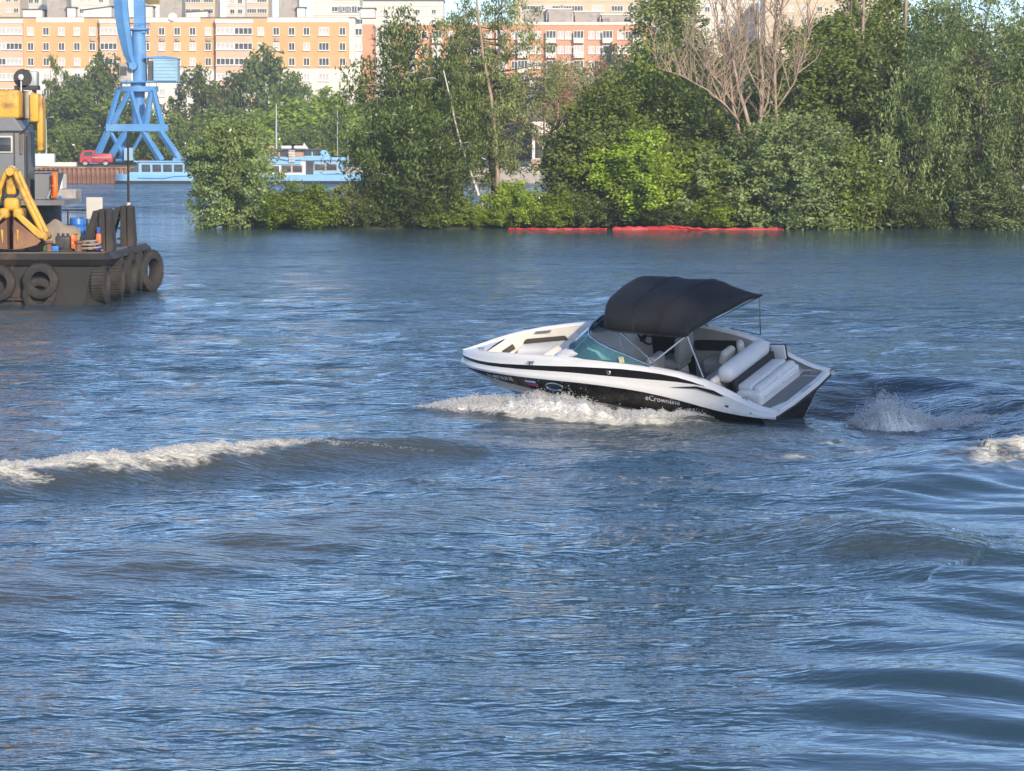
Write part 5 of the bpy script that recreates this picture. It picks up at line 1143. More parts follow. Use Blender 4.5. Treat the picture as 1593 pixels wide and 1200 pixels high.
# ---------------------------------------------------------------- blue portal crane
YC = 462.0
def build_crane():
    A = lambda px, py, dy=0.0: at(px, py, YC + dy)
    base = A(210, 252); root = empty('portal_crane', (base.x, YC, 2.2)); off = root.location.copy(); tag(root, 'tall blue portal crane on the far quay', 'crane')
    L = lambda px, py, dy=0.0: A(px, py, dy) - off
    B = M['crane_blue']
    def bar(p, q, r, name, m=B, n=4): return MB().tube([p, q], r, n).build(name, m, root)
    for dy in (0.0, 9.5):
        k = 1 if dy == 0 else 0
        sh_ = 0 if dy == 0 else 3
        for a, b in (((146, 251), (169, 203)), ((184, 251), (197, 203)) if dy else ((168, 251), (196, 204)), ((250, 250), (222, 204)), ((278, 248), (248, 203))):
            bar(L(a[0] + sh_, a[1], dy), L(b[0] + sh_ * .5, b[1], dy), .46 if dy == 0 else .36, 'leg')
        for a, b in (((168, 196), (184, 140)), ((174, 194), (201, 143)), ((218, 194), (203, 143)), ((225, 194), (235, 143)), ((250, 196), (238, 140))):
            bar(L(a[0] + sh_, a[1], dy), L(b[0] + sh_ * .3, b[1], dy), .36, 'upper_strut')
        MB().box((L(208, 199).x, dy, L(208, 199).z), (L(251, 199).x - L(165, 199).x, .9, 1.0)).build('portal_beam', B, root, bevel=.05)
        bar(L(172, 206, dy), L(194, 246, dy), .28, 'brace'); bar(L(222, 206, dy), L(200, 246, dy), .22, 'brace'); bar(L(180, 250, dy), L(194, 250, dy), .2, 'brace')
    for px in (146, 278): MB().box((L(px, 252).x, 4.75, L(px, 252).z + .1), (1.4, 12.0, .8)).build('bogie', B, root, bevel=.05)
    for px in (166, 250): bar(L(px, 199, 0), L(px, 199, 9.5), .36, 'cross_beam')
    c = L(209, 138); cx, cy = c.x, 4.75
    MB().lathe([(0, -.35), (2.75, -.35), (2.75, .35), (0, .35)], (cx, cy, c.z), 'Z', 28).build('slewing_ring', B, root, True)
    MB().cyl((cx, cy, L(0, 200).z), (cx, cy, c.z - .36), .9, .9, 16).build('centre_column', B, root, True)
    for a in (0, 1, 2, 3, 4, 5): an = a * math.pi / 3; MB().tube([(cx + 2.5 * math.cos(an), cy + 2.5 * math.sin(an), c.z + .3), (cx + 2.5 * math.cos(an), cy + 2.5 * math.sin(an), c.z + 1.3)], .04, 5).build('rail_post', B, root)
    z1 = L(0, 128).z
    MB().cyl((cx, cy, c.z + .36), (cx, cy, z1), 1.0, 1.0, 16).build('turntable_neck', B, root, True)
    MB().box((cx + 1.6, cy, z1 + .12), (7.6, 3.6, .25)).build('platform', B, root, bevel=.03)
    # round column that carries the jib
    col = MB(); colx = L(210, 100).x
    col.lathe([(1.15, 0), (1.05, L(0, 95).z - z1), (.9, L(0, 50).z - z1), (1.55, L(0, 48).z - z1), (1.55, L(0, 46).z - z1), (0, L(0, 46).z - z1)], (colx, cy, z1 + .25), 'Z', 24); col.build('column', B, root, True, 35)
    for k in range(10): a = k * .628; MB().tube([(colx + 1.55 * math.cos(a), cy + 1.55 * math.sin(a), L(0, 46).z + .25), (colx + 1.55 * math.cos(a), cy + 1.55 * math.sin(a), L(0, 38).z + .25)], .035, 4).build('rail_post', B, root)
    MB().tube([(colx + 1.55 * math.cos(k * .314), cy + 1.55 * math.sin(k * .314), L(0, 38).z + .25) for k in range(20)], .04, 4, True).build('hand_rail', B, root)
    # upper mast and curved jib going up out of the picture
    ub = MB(); p = [(212, 50), (211, 0), (209, -60), (206, -120)]
    ub.grid([[(L(px + s * 8.5, py).x, cy + d, L(px, py).z) for s, d in ((-1, -.9), (1, -.9), (1, .9), (-1, .9))] for px, py in p], True); ub.build('upper_mast', B, root)
    jb = MB(); ctr = [(204, 104, 5.5), (196, 86, 7.5), (192, 66, 9), (188.5, 46, 10), (185.5, 24, 10.5), (183.5, 0, 10.5), (181, -40, 10), (178, -90, 9), (175, -140, 8)]
    jb.grid([[(L(px + s * w, py).x, cy - 1.6 + d, L(px, py).z) for s, d in ((-1, -.4), (.3, -.95), (1, -.55), (1, .7), (-1, .7))] for px, py, w in ctr], True); jb.build('jib', B, root)
    MB().cyl((L(204, 102).x, cy - 2.6, L(0, 102).z), (L(204, 102).x, cy + .2, L(0, 102).z), .55, n=16).build('jib_pivot', B, root, True)
    # machine house with corrugated pale sides
    mx0, mx1 = L(234, 0).x, L(272, 0).x; mz0, mz1 = L(0, 127).z, L(0, 90).z
    mh = MB().box(((mx0 + mx1) / 2, cy, (mz0 + mz1) / 2), (mx1 - mx0, 3.6, mz1 - mz0)).build('machine_house', M['crane_pale'], root, bevel=.04)
    for k in range(7): MB().box(((mx0 + mx1) / 2, cy - 1.84, mz0 + (k + .5) * (mz1 - mz0) / 7), (mx1 - mx0 - .1, .10, .14)).build('cladding_rib', M['crane_pale'], mh)
    MB().add([(mx0 - 1.2, cy - 1.9, mz1 + .02), (mx1 + .1, cy - 1.9, mz1 - .12), (mx1 + .1, cy + 1.9, mz1 - .12), (mx0 - 1.2, cy + 1.9, mz1 + .02), (mx0 - 1.2, cy - 1.9, mz1 + .2), (mx0 + 1.6, cy - 1.9, mz1 + .32), (mx1 + .1, cy - 1.9, mz1 + .04), (mx1 + .1, cy + 1.9, mz1 + .04), (mx0 + 1.6, cy + 1.9, mz1 + .32), (mx0 - 1.2, cy + 1.9, mz1 + .2)], [(0, 1, 2, 3), (4, 9, 8, 5), (5, 8, 7, 6), (0, 4, 5, 6, 1), (3, 2, 7, 8, 9), (1, 6, 7, 2), (0, 3, 9, 4)]).build('house_roof', M['crane_blue'], mh)
    MB().box((mx0 - .45, cy, (mz0 + mz1) / 2 - .1), (.7, 2.6, mz1 - mz0 - .5)).build('link_housing', M['win_dark'], root)
    # cab on the left
    cb = MB().rbox((L(190, 0).x, cy - .6, L(0, 113).z), (1.7, 2.0, 2.9), .15).build('operator_cab', M['wall_grey'], root, True)
    MB().box((L(187, 0).x, cy - 1.62, L(0, 110).z), (.9, .06, 1.2)).build('cab_window', M['win_dark'], cb)
    MB().rbox((L(198, 0).x, cy - 1.3, L(0, 113).z), (.6, .5, 2.6), .1).build('white_cabinet', M['ship_white'], root, True)
    bar((mx0 + .6, cy, mz1 + .3), (L(234, 60).x, cy, L(0, 60).z), .05, 'stay', M['lamp_steel'], 5)
    # hanging rope and hook block, cable drum beneath
    MB().lathe([(1.6, -.15), (1.75, -.15), (1.75, .15), (1.6, .15)], (L(222, 240).x, 2, L(222, 238).z), 'Y', 24, True).build('cable_drum', B, root, True)
    MB().box((L(201, 240).x, -.6, L(0, 240).z), (1.2, .8, 1.7)).build('switch_cabinet', M['crane_pale'], root, bevel=.03)
    return root
build_crane()
dm = MB().lathe([(0, 0), (.9, .05), (1.9, .6), (2.2, 1.4), (1.7, 2.4), (.6, 3.1), (0, 3.4)], (0, 0, 0), 'Z', 24).build('golden_dome', M['gold'], None, True)
dm.location = (at(242, 4, 700).x, 700, at(242, 6, 700).z); tag(dm, 'small golden dome at the top edge right of the crane', 'dome'); dm.scale = (1.5, 1.5, 1.5); dm.location.z -= .3
MB().cyl((0, 0, -24), (0, 0, .02), 1.6, 1.6, 16).build('drum', M['tower_white'], dm, True)

# ---------------------------------------------------------------- truck, poles, crates on the quay
def truck():
    b = at(148, 257, 449); root = empty('red_truck', (b.x, 449, 2.15), R_(4)); tag(root, 'small red truck parked beneath the blue crane', 'truck')
    MB().rbox((.9, 0, 1.05), (2.9, 1.9, 1.25), .18).build('body', M['truck_red'], root, True)
    cb = MB(); cb.prism([(-2.0, .45), (.0, .45), (.0, 2.1), (-1.6, 2.1), (-1.95, 1.3)], 1.9, 'Y', (-.0, -.95, 0)); cab = cb.build('cab', M['truck_red'], root, bevel=.08)
    for y in (-.965, .935): MB().box((-.85, y + .015, 1.62), (1.1, .04, .55)).build('side_window', M['win_dark'], cab)
    MB().box((.9, -.97, 1.15), (2.5, .05, .18)).build('trim', M['ship_tan'], root)
    for x in (-1.25, 1.4):
        for y in (-.85, .85):
            w = MB().lathe([(.30, -.13), (.43, -.13), (.46, 0), (.43, .13), (.30, .13)], (x, y, .45), 'Y', 18, True).build('tyre', M['tyre'], root, True); MB().lathe([(0, -.08), (.30, -.06), (.30, .06), (0, .08)], (x, y, .45), 'Y', 14).build('rim', M['lamp_steel'], w, True)
truck()
def pole(px, top, bot, Y, lab, r=.12, arm=True):
    b = at(px, bot, Y); e = empty('lamp_post', (b.x, Y, 2.1)); tag(e, lab, 'lamp post', 'posts on the far quay'); h = at(px, top, Y).z - 2.1
    MB().cyl((0, 0, 0), (0, 0, h), r, r * .55, 10).build('shaft', M['lamp_steel'], e, True)
    MB().box((0, 0, .15), (.5, .5, .3)).build('foot', M['wall_grey'], e, bevel=.03)
    if arm: MB().tube([(0, 0, h - .05), (.25, -.2, h + .25), (.7, -.5, h + .3)], .05, 6).build('arm', M['lamp_steel'], e, True); MB().rbox((.85, -.6, h + .3), (.55, .25, .12), .05).build('lantern', M['lamp_steel'], e, True)
pole(72, 186, 250, 455, 'grey lamp post right of the floating crane house', .16)
pole(430, 163, 232, 458, 'tall pale lamp post behind the two-deck ship', .17)
pole(525, 172, 232, 470, 'thin pale post between the ship and the birches', .09, False)
pole(541, 198, 250, 455, 'reddish thin post close to the birches', .12, False)
def crate(px, py, Y, d, m, lab, nm='quay_crate', cat='crate'):
    p = at(px, py, Y); e = empty(nm, (p.x, Y, 2.12)); tag(e, lab, cat)
    MB().rbox((0, 0, d[2] / 2), d, .06).build('body', m, e, True); MB().box((0, 0, d[2] + .04), (d[0] + .1, d[1] + .1, .07)).build('lid', m, e)
crate(98, 262, 447, (3.6, 1.6, .5), M['wall_white'], 'flat pale concrete slab on the quay left of the red truck')
crate(224, 250, 446, (.9, .8, .8), M['boom'], 'small red crate on the quay right of the crane legs')
crate(238, 251, 446, (1.1, .8, .7), M['wall_grey'], 'grey crate next to the small red crate on the quay')
crate(262, 252, 446, (2.2, .8, .5), M['wall_white'], 'low white crate on the quay at the right crane leg')
crate(70, 246, 452, (2.6, 1.5, 1.6), M['ship_white'], 'white cabin on the quay under the left lamp post', 'site_cabin', 'cabin')

# ---------------------------------------------------------------- passenger ships
def ship_hull(root, L_, W, zd, m_top, m_bot):
    def sec(x):
        t = x / L_; return W / 2 * (1 - max(0, (abs(t) * 2 - .72) / .28) ** 2.2 * .85)
    xs = np.linspace(-L_ / 2, L_ / 2, 24)
    for nm, z0, z1, f0, f1, m in (('hull', .38, zd, .97, 1.0, m_top), ('boot_top', -.5, .38, .85, .97, m_bot)):
        mb = MB()
        for s in (1, -1): mb.grid([[(x, s * sec(x) * f0, z0), (x, s * sec(x) * f1, z1 + .35 * max(0, abs(x / L_) * 2 - .6))] for x in xs])
        for e in (0, -1): x = xs[e]; mb.add([(x, -sec(x) * f0, z0), (x, sec(x) * f0, z0), (x, sec(x) * f1, z1 + .14), (x, -sec(x) * f1, z1 + .14)], [(0, 1, 2, 3)])
        mb.build(nm, m, root, True, 40)
    MB().grid([[(x, -sec(x) * .99, zd + .35 * max(0, abs(x / L_) * 2 - .6) - .02), (x, sec(x) * .99, zd + .35 * max(0, abs(x / L_) * 2 - .6) - .02)] for x in xs]).build('deck', M['wall_grey'], root)
def ship_a():
    Y = 437.0; x0, x1 = at(180, 280, Y).x, at(345, 280, Y).x; Lh = x1 - x0
    r = empty('passenger_boat', ((x0 + x1) / 2, Y, 0)); tag(r, 'low light blue passenger boat with sloped windows moored below the crane', 'passenger boat', 'blue passenger ships at the far quay')
    ship_hull(r, Lh, 3.6, 1.15, M['ship_blue'], M['ship_dark'])
    hw = Lh / 2; z0, z1 = 1.1, 2.75
    c = MB(); a, b = -hw + 1.6, hw - .6
    prof = [(a, z0), (a + 1.7, z1), (b, z1), (b + .3, z0)]
    c.prism(prof, 2.9, 'Y', (0, -1.45, 0)); cab = c.build('cabin', M['ship_blue'], r, bevel=.05)
    MB().box(((a + 1.2 + b) / 2, 0, z1 + .09), (b - a - .6, 3.3, .16)).build('roof', M['ship_blue'], r, bevel=.04)
    n = 7; xs0 = a + 1.75
    for k in range(n):
        w = (b - xs0) / n
        f = MB().rbox((xs0 + w * (k + .5), -1.47, 1.98), (w * .80, .06, .92), .05).build('window', M['win_dark'], cab, True)
    MB().add([(a + .35, -1.47, 1.5), (a + 1.5, -1.47, 1.5), (a + 1.5, -1.47, 2.45), (a + 1.25, -1.47, 2.45)], [(0, 1, 2, 3)]).build('front_window', M['win_dark'], cab)
    MB().add([(a + .30, -1.25, 1.45), (a + .30, 1.25, 1.45), (a + 1.42, 1.2, 2.52), (a + 1.42, -1.2, 2.52)], [(0, 1, 2, 3)]).build('windscreen', M['win_dark'], cab)
    MB().tube([(-hw + 3, -1.83, .75), (-.5, -1.84, .68), (1.0, -1.84, .95), (hw - .5, -1.8, 1.1)], .05, 5).build('wave_stripe', M['ship_blue2'], r)
    for k in range(10): MB().tube([(-hw + .4 + k * .6, -1.0 - .05 * k, 1.2), (-hw + .4 + k * .6, -1.0 - .05 * k, 1.75)], .025, 4).build('rail_post', M['ship_white'], r)
def ship_b():
    Y = 436.0; x0, x1 = at(372, 280, Y).x, at(566, 280, Y).x; Lh = x1 - x0
    r = empty('passenger_boat', ((x0 + x1) / 2, Y, 0)); tag(r, 'two-deck light blue passenger ship moored behind the island tip', 'passenger boat', 'blue passenger ships at the far quay')
    ship_hull(r, Lh, 4.6, 1.2, M['ship_blue'], M['ship_dark'])
    X = lambda px: at(px, 260, Y).x - r.location.x; Z = lambda py: at(400, py, Y).z
    lo = MB().box(((X(372) + X(489)) / 2, 0, (1.15 + Z(246)) / 2), (X(489) - X(372), 4.0, Z(246) - 1.15)).build('lower_cabin', M['ship_white'], r, bevel=.06)
    fo = MB(); fo.prism([(X(488), 1.15), (X(536), 1.3), (X(531), Z(250)), (X(490), Z(250))], 4.0, 'Y', (0, -2.0, 0)); fob = fo.build('forward_cabin', M['ship_blue'], r, bevel=.1)
    MB().box(((X(372) + X(540)) / 2, 0, Z(247.5)), (X(540) - X(372), 4.5, .45)).build('upper_deck', M['ship_blue'], r, bevel=.08)
    for k, px in enumerate((378, 395, 412, 429, 447, 464)):
        f = MB().rbox((X(px), -2.02, (Z(259) + Z(267)) / 2), (1.15, .06, .78), .05).build('window', M['win_dark'], lo, True); MB().rbox((X(px), -2.0, (Z(259) + Z(267)) / 2), (1.35, .05, .98), .06).build('window_surround', M['ship_tan'] if px > 440 else M['ship_white'], f, True)
    for px in (499, 517):
        f = MB().rbox((X(px), -2.02, (Z(256.5) + Z(264)) / 2), (1.25, .06, .72), .05).build('window', M['win_dark'], fob, True)
        MB().rbox((X(px), -2.0, (Z(256.5) + Z(264)) / 2), (1.45, .05, .92), .06).build('window_surround', M['ship_tan'], f, True)
    up = MB().box(((X(380) + X(474)) / 2, .2, (Z(246) + Z(234)) / 2), (X(474) - X(380), 3.2, Z(234) - Z(246) - .05)).build('upper_cabin', M['ship_tan'], r, bevel=.05)
    wh = MB(); wh.prism([(X(474) + .02, Z(246)), (X(515), Z(246)), (X(508), Z(234)), (X(474) + .02, Z(234))], 3.0, 'Y', (0, -1.5, 0)); whl = wh.build('wheelhouse', M['ship_blue'], r, bevel=.05)
    for px in (385, 400, 414, 428, 443): MB().box((X(px), -1.42, (Z(236.5) + Z(243)) / 2), (1.0, .05, .62)).build('upper_window', M['win_dark'], up)
    for px in (480, 494): MB().box((X(px), -1.53, (Z(236) + Z(242)) / 2), (.95, .05, .55)).build('wheelhouse_window', M['win_dark'], whl)
    MB().box(((X(378) + X(502)) / 2, 0, Z(232.8)), (X(502) - X(378), 4.0, .16)).build('canopy_roof', M['roof_dark'], r, bevel=.03)
    MB().box(((X(378) + X(470)) / 2, -2.2, Z(253)), (X(470) - X(378), .06, .5)).build('blue_fascia', M['ship_blue'], r)
    MB().tube([(X(400), -2.33, Z(250)), (X(425), -2.33, Z(245.5)), (X(450), -2.33, Z(250)), (X(470), -2.33, Z(249))], .06, 5).build('wave_stripe', M['ship_blue2'], r)
    for k in range(8): MB().box((X(456), -2.42, Z(235 + k * 2.4)), (.78, .25, .10)).build('stair_tread', M['ship_white'], r)
    MB().box((X(483), -1.9, (1.2 + Z(251)) / 2), (.95, .3, Z(251) - 1.2)).build('door_recess', M['win_dark'], r)
    for px, w, m in ((419, 1.5, M['ship_tan']), (446, 1.4, M['ship_white']), (467, 1.5, M['ship_white'])): MB().rbox((X(px), -.8, Z(229.5)), (w, .7, .42), .15).build('life_raft', m, r, True)
    MB().add([(X(470), -.1, Z(232)), (X(480), -.1, Z(232)), (X(473), -.1, Z(222)), (X(470), .1, Z(232)), (X(480), .1, Z(232)), (X(473), .1, Z(222))], [(0, 1, 2), (3, 5, 4), (0, 2, 5, 3), (1, 4, 5, 2), (0, 3, 4, 1)]).build('mast', M['ship_white'], r)
    MB().tube([(X(380), -2.30, .85), (X(400), -2.32, .95), (X(425), -2.32, .7), (X(440), -2.32, .8)], .10, 5).build('hull_swoosh', M['ship_blue2'], r)
ship_a(); ship_b()
# ================================================================ FLOATING CRANE PONTOON
M['pont'] = mat('worn_pontoon_steel', (0.024, 0.022, 0.020), 0.75, var=0.3, vscale=1.2, dirt=(0.085, 0.056, 0.038), dscale=0.9, damt=0.22, bump=0.3, bscale=4, stretch=(1, 1, .35))
M['rust_deck'] = mat('rusty_deck', (0.16, 0.12, 0.085), 0.9, var=0.3, vscale=1.5)
M['yellow'] = mat('yellow_machine_paint', (0.62, 0.36, 0.045), 0.5, var=0.08, vscale=1.2, dirt=(0.26, 0.12, 0.045), dscale=1.6, damt=.4)
M['grab_rust'] = mat('rusty_bucket', (0.19, 0.095, 0.06), 0.8, var=0.25, vscale=1.5, dirt=(0.32, 0.18, 0.09), dscale=1.0, damt=.35)
M['house_grey'] = mat('grey_crane_house', (0.17, 0.18, 0.19), 0.5, var=0.06, vscale=0.8, dirt=(0.13, 0.12, 0.11), dscale=.6, damt=.25)
M['barrel_blue'] = mat('blue_barrel_plastic', (0.03, 0.16, 0.50), 0.4, var=0.08)
M['tarp'] = mat('brown_tarpaulin', (0.30, 0.25, 0.20), 0.85, var=0.15, vscale=2, bump=0.8, bscale=3)
M['orange_ring'] = mat('orange_life_ring', (0.80, 0.16, 0.03), 0.5, var=0.05)
M['board'] = mat('pale_board', (0.52, 0.50, 0.46), 0.7, var=0.06)
M['engine'] = mat('oily_black_engine', (0.035, 0.033, 0.03), 0.5, var=0.4, vscale=5)
def tyre_mesh(R=.55, w=.30, lugs=40):
    mb = MB(); prof = []
    for a in np.linspace(-2.55, 2.55, 13): prof.append((R - .135 + .135 * math.cos(a) if abs(a) > .9 else R - .01 + .0 * a, w / 2 * math.sin(max(-math.pi / 2, min(math.pi / 2, a)))if abs(a) > .9 else w / 2 * a / 1.15))
    prof += [(R * .53, w * .25), (R * .53, -w * .25)]
    mb.lathe(prof, (0, 0, 0), 'Y', 36, True)
    for k in range(lugs):
        a = 2 * math.pi * k / lugs; m = Matrix.Rotation(-a, 3, 'Y')
        mb.box(m @ Vector((R + .004, .0, 0)), (.018, w * .86, .045), M=m)
    o = mb.build('tyre', M['tyre'], None, True, 40); d = o.data; bpy.data.objects.remove(o); return d
TY = tyre_mesh()
TYW = tyre_mesh(.62, .40, 44)
def fender(loc, rot, lab, data=TY, sc=1.0):
    o = bpy.data.objects.new('fender_tyre', data); link(o); o.location = loc; o.rotation_euler = rot; o.scale = (sc, sc, sc); tag(o, lab, 'tyre', 'old tyres hung on the pontoon as fenders'); return o
def build_pontoon():
    Y0, Y1, XE = 106.6, 118.0, -12.75; ZD = 1.62
    root = empty('pontoon', (XE, Y0, 0)); tag(root, 'black steel pontoon of the floating crane at the left edge', 'pontoon')
    o = root.location
    hl = MB(); W = 34.0; D = Y1 - Y0
    hl.add([(-W, 0, -.4), (-.75, 0, -.4), (-.1, .6, -.4), (-.1, D, -.4), (-W, D, -.4), (-W, 0, 1.28), (-.35, 0, 1.28), (.0, .3, 1.28), (0, D, 1.28), (-W, D, 1.28)], [(0, 1, 6, 5), (1, 2, 7, 6), (2, 3, 8, 7), (3, 4, 9, 8), (0, 5, 9, 4), (0, 4, 3, 2, 1), (5, 6, 7, 8, 9)]); hl.build('hull', M['pont'], root)
    rb = MB(); rb.tube([(-W, -.10, 1.42), (-.4, -.10, 1.42), (-.02, .02, 1.42), (.10, .35, 1.42), (.10, D, 1.42)], .19, 4); rb.build('rubbing_strake', M['pont'], root)
    MB().add([(-W, .03, ZD - .02), (-.45, .03, ZD - .02), (-.05, .35, ZD - .02), (-.05, D, ZD - .02), (-W, D, ZD - .02)], [(0, 1, 2, 3, 4)]).build('deck', M['rust_deck'], root)
    MB().tube([(-W, -.02, ZD), (-.42, -.02, ZD), (-.02, .35, ZD), (-.02, D, ZD)], .022, 5).build('deck_edge', M['rust_deck'], root)
    for k in range(9): MB().box((-1.7 - k * 1.15, -.03, .45), (.09, .06, 1.55)).build('hull_rib', M['pont'], root)
    MB().tube([(-W, -.05, .18), (-2.6, -.05, .18), (-1.9, -.02, .05)], .07, 6).build('lower_strake', M['pont'], root, True)
    return root
pont = build_pontoon()
# push knees with tyres at the right-hand end
def knee(y, px_lab, lab):
    e = empty('push_knee', (-12.9, y, 1.6)); tag(e, lab, 'push knee', 'push knees on the pontoon end')
    for dy in (-.42, .42):
        MB().prism([(-.78, 0), (-.56, 0), (-.16, 1.34), (-.36, 1.30)], .12, 'Y', (0, dy - .06, 0)).build('brace', M['pont'], e, bevel=.015)
        MB().prism([(-.20, 0), (.02, 0), (.0, 1.36), (-.18, 1.36)], .12, 'Y', (0, dy - .06, 0)).build('post', M['pont'], e, bevel=.015)
    if px_lab: MB().prism([(-.46, .30), (-.05, .30), (-.05, 1.32), (-.30, 1.28)], .05, 'Y', (0, -.36, 0)).build('plate', M['pont'], e)
    MB().prism([(.03, -.05), (.24, -.05), (.27, .2), (.20, 1.30), (.10, 1.38), (.03, 1.36)], 1.0, 'Y', (0, -.5, 0)).build('rubber_face', M['tyre'], e, bevel=.05)
    for z in (.25, .6, .95, 1.25): MB().box((-.14, 0, z), (.36, .74, .05)).build('rung', M['pont'], e)
knee(108.6, 1, 'near black push knee with an orange life vest at the pontoon end')
knee(114.6, 0, 'far black push knee under the thin mast at the pontoon end')
v = MB().rbox((0, 0, 0), (.17, .10, .34), .05).build('life_vest', M['orange_ring'], None, True); v.location = (at(153, 372, 108.0).x, 108.05, at(153, 372, 108.0).z); tag(v, 'orange life vest hanging on the near push knee', 'life vest')
MB().box((0, .01, -.27), (.14, .06, .2)).build('skirt', M['decal_blue'], v); MB().box((0, .01, .27), (.1, .05, .2)).build('strap', M['decal_blue'], v)
fender((at(63, 437, 106.3).x, 106.38, at(63, 437, 106.3).z), (R_(5), 0, 0), 'worn tyre hanging flat on the pontoon side left of centre', TY, 1.0)
fender((at(-4, 440, 106.3).x, 106.38, at(-4, 440, 106.3).z), (R_(5), 0, 0), 'worn tyre on the pontoon side cut by the left edge', TY, 1.0)
fender((at(60, 455, 106.3).x, 106.5, at(60, 458, 106.3).z), (R_(8), 0, .1), 'black wet tyre half sunk below the flat one', TY, .95)
for px, py, Y, sc, rz, lab in ((157, 436, 107.2, 1.12, 1.50, 'big tread-faced tyre at the near corner of the pontoon'), (181, 430, 109.2, 1.12, 1.58, 'tread-faced tyre second from the near pontoon corner'), (198, 424, 111.6, 1.12, 1.45, 'tread-faced tyre third from the near pontoon corner'), (211, 419, 114.2, 1.12, 1.62, 'tread-faced tyre fourth, under the far push knee'), (231, 421, 116.6, 1.12, 1.12, 'tilted tyre with open hole, farthest right on the pontoon')):
    p = at(px, py, Y); fender((p.x, Y, p.z), (0, R_(8) if px == 231 else 0, rz), lab, TYW, sc)
# thin mast on the pontoon end
pm_ = at(200, 330, 115); m_ = MB().cyl((0, 0, 0), (0, 0, at(200, 205, 115).z - 2.9), .045, .03, 8).build('thin_mast', M['pont'], None, True); m_.location = (pm_.x, 115, 2.9); tag(m_, 'thin dark mast standing on the far push knee', 'mast')
MB().lathe([(0, 0), (.07, .02), (.07, .14), (0, .18)], (0, 0, 0), 'Z', 10).build('foot', M['board'], m_, True)
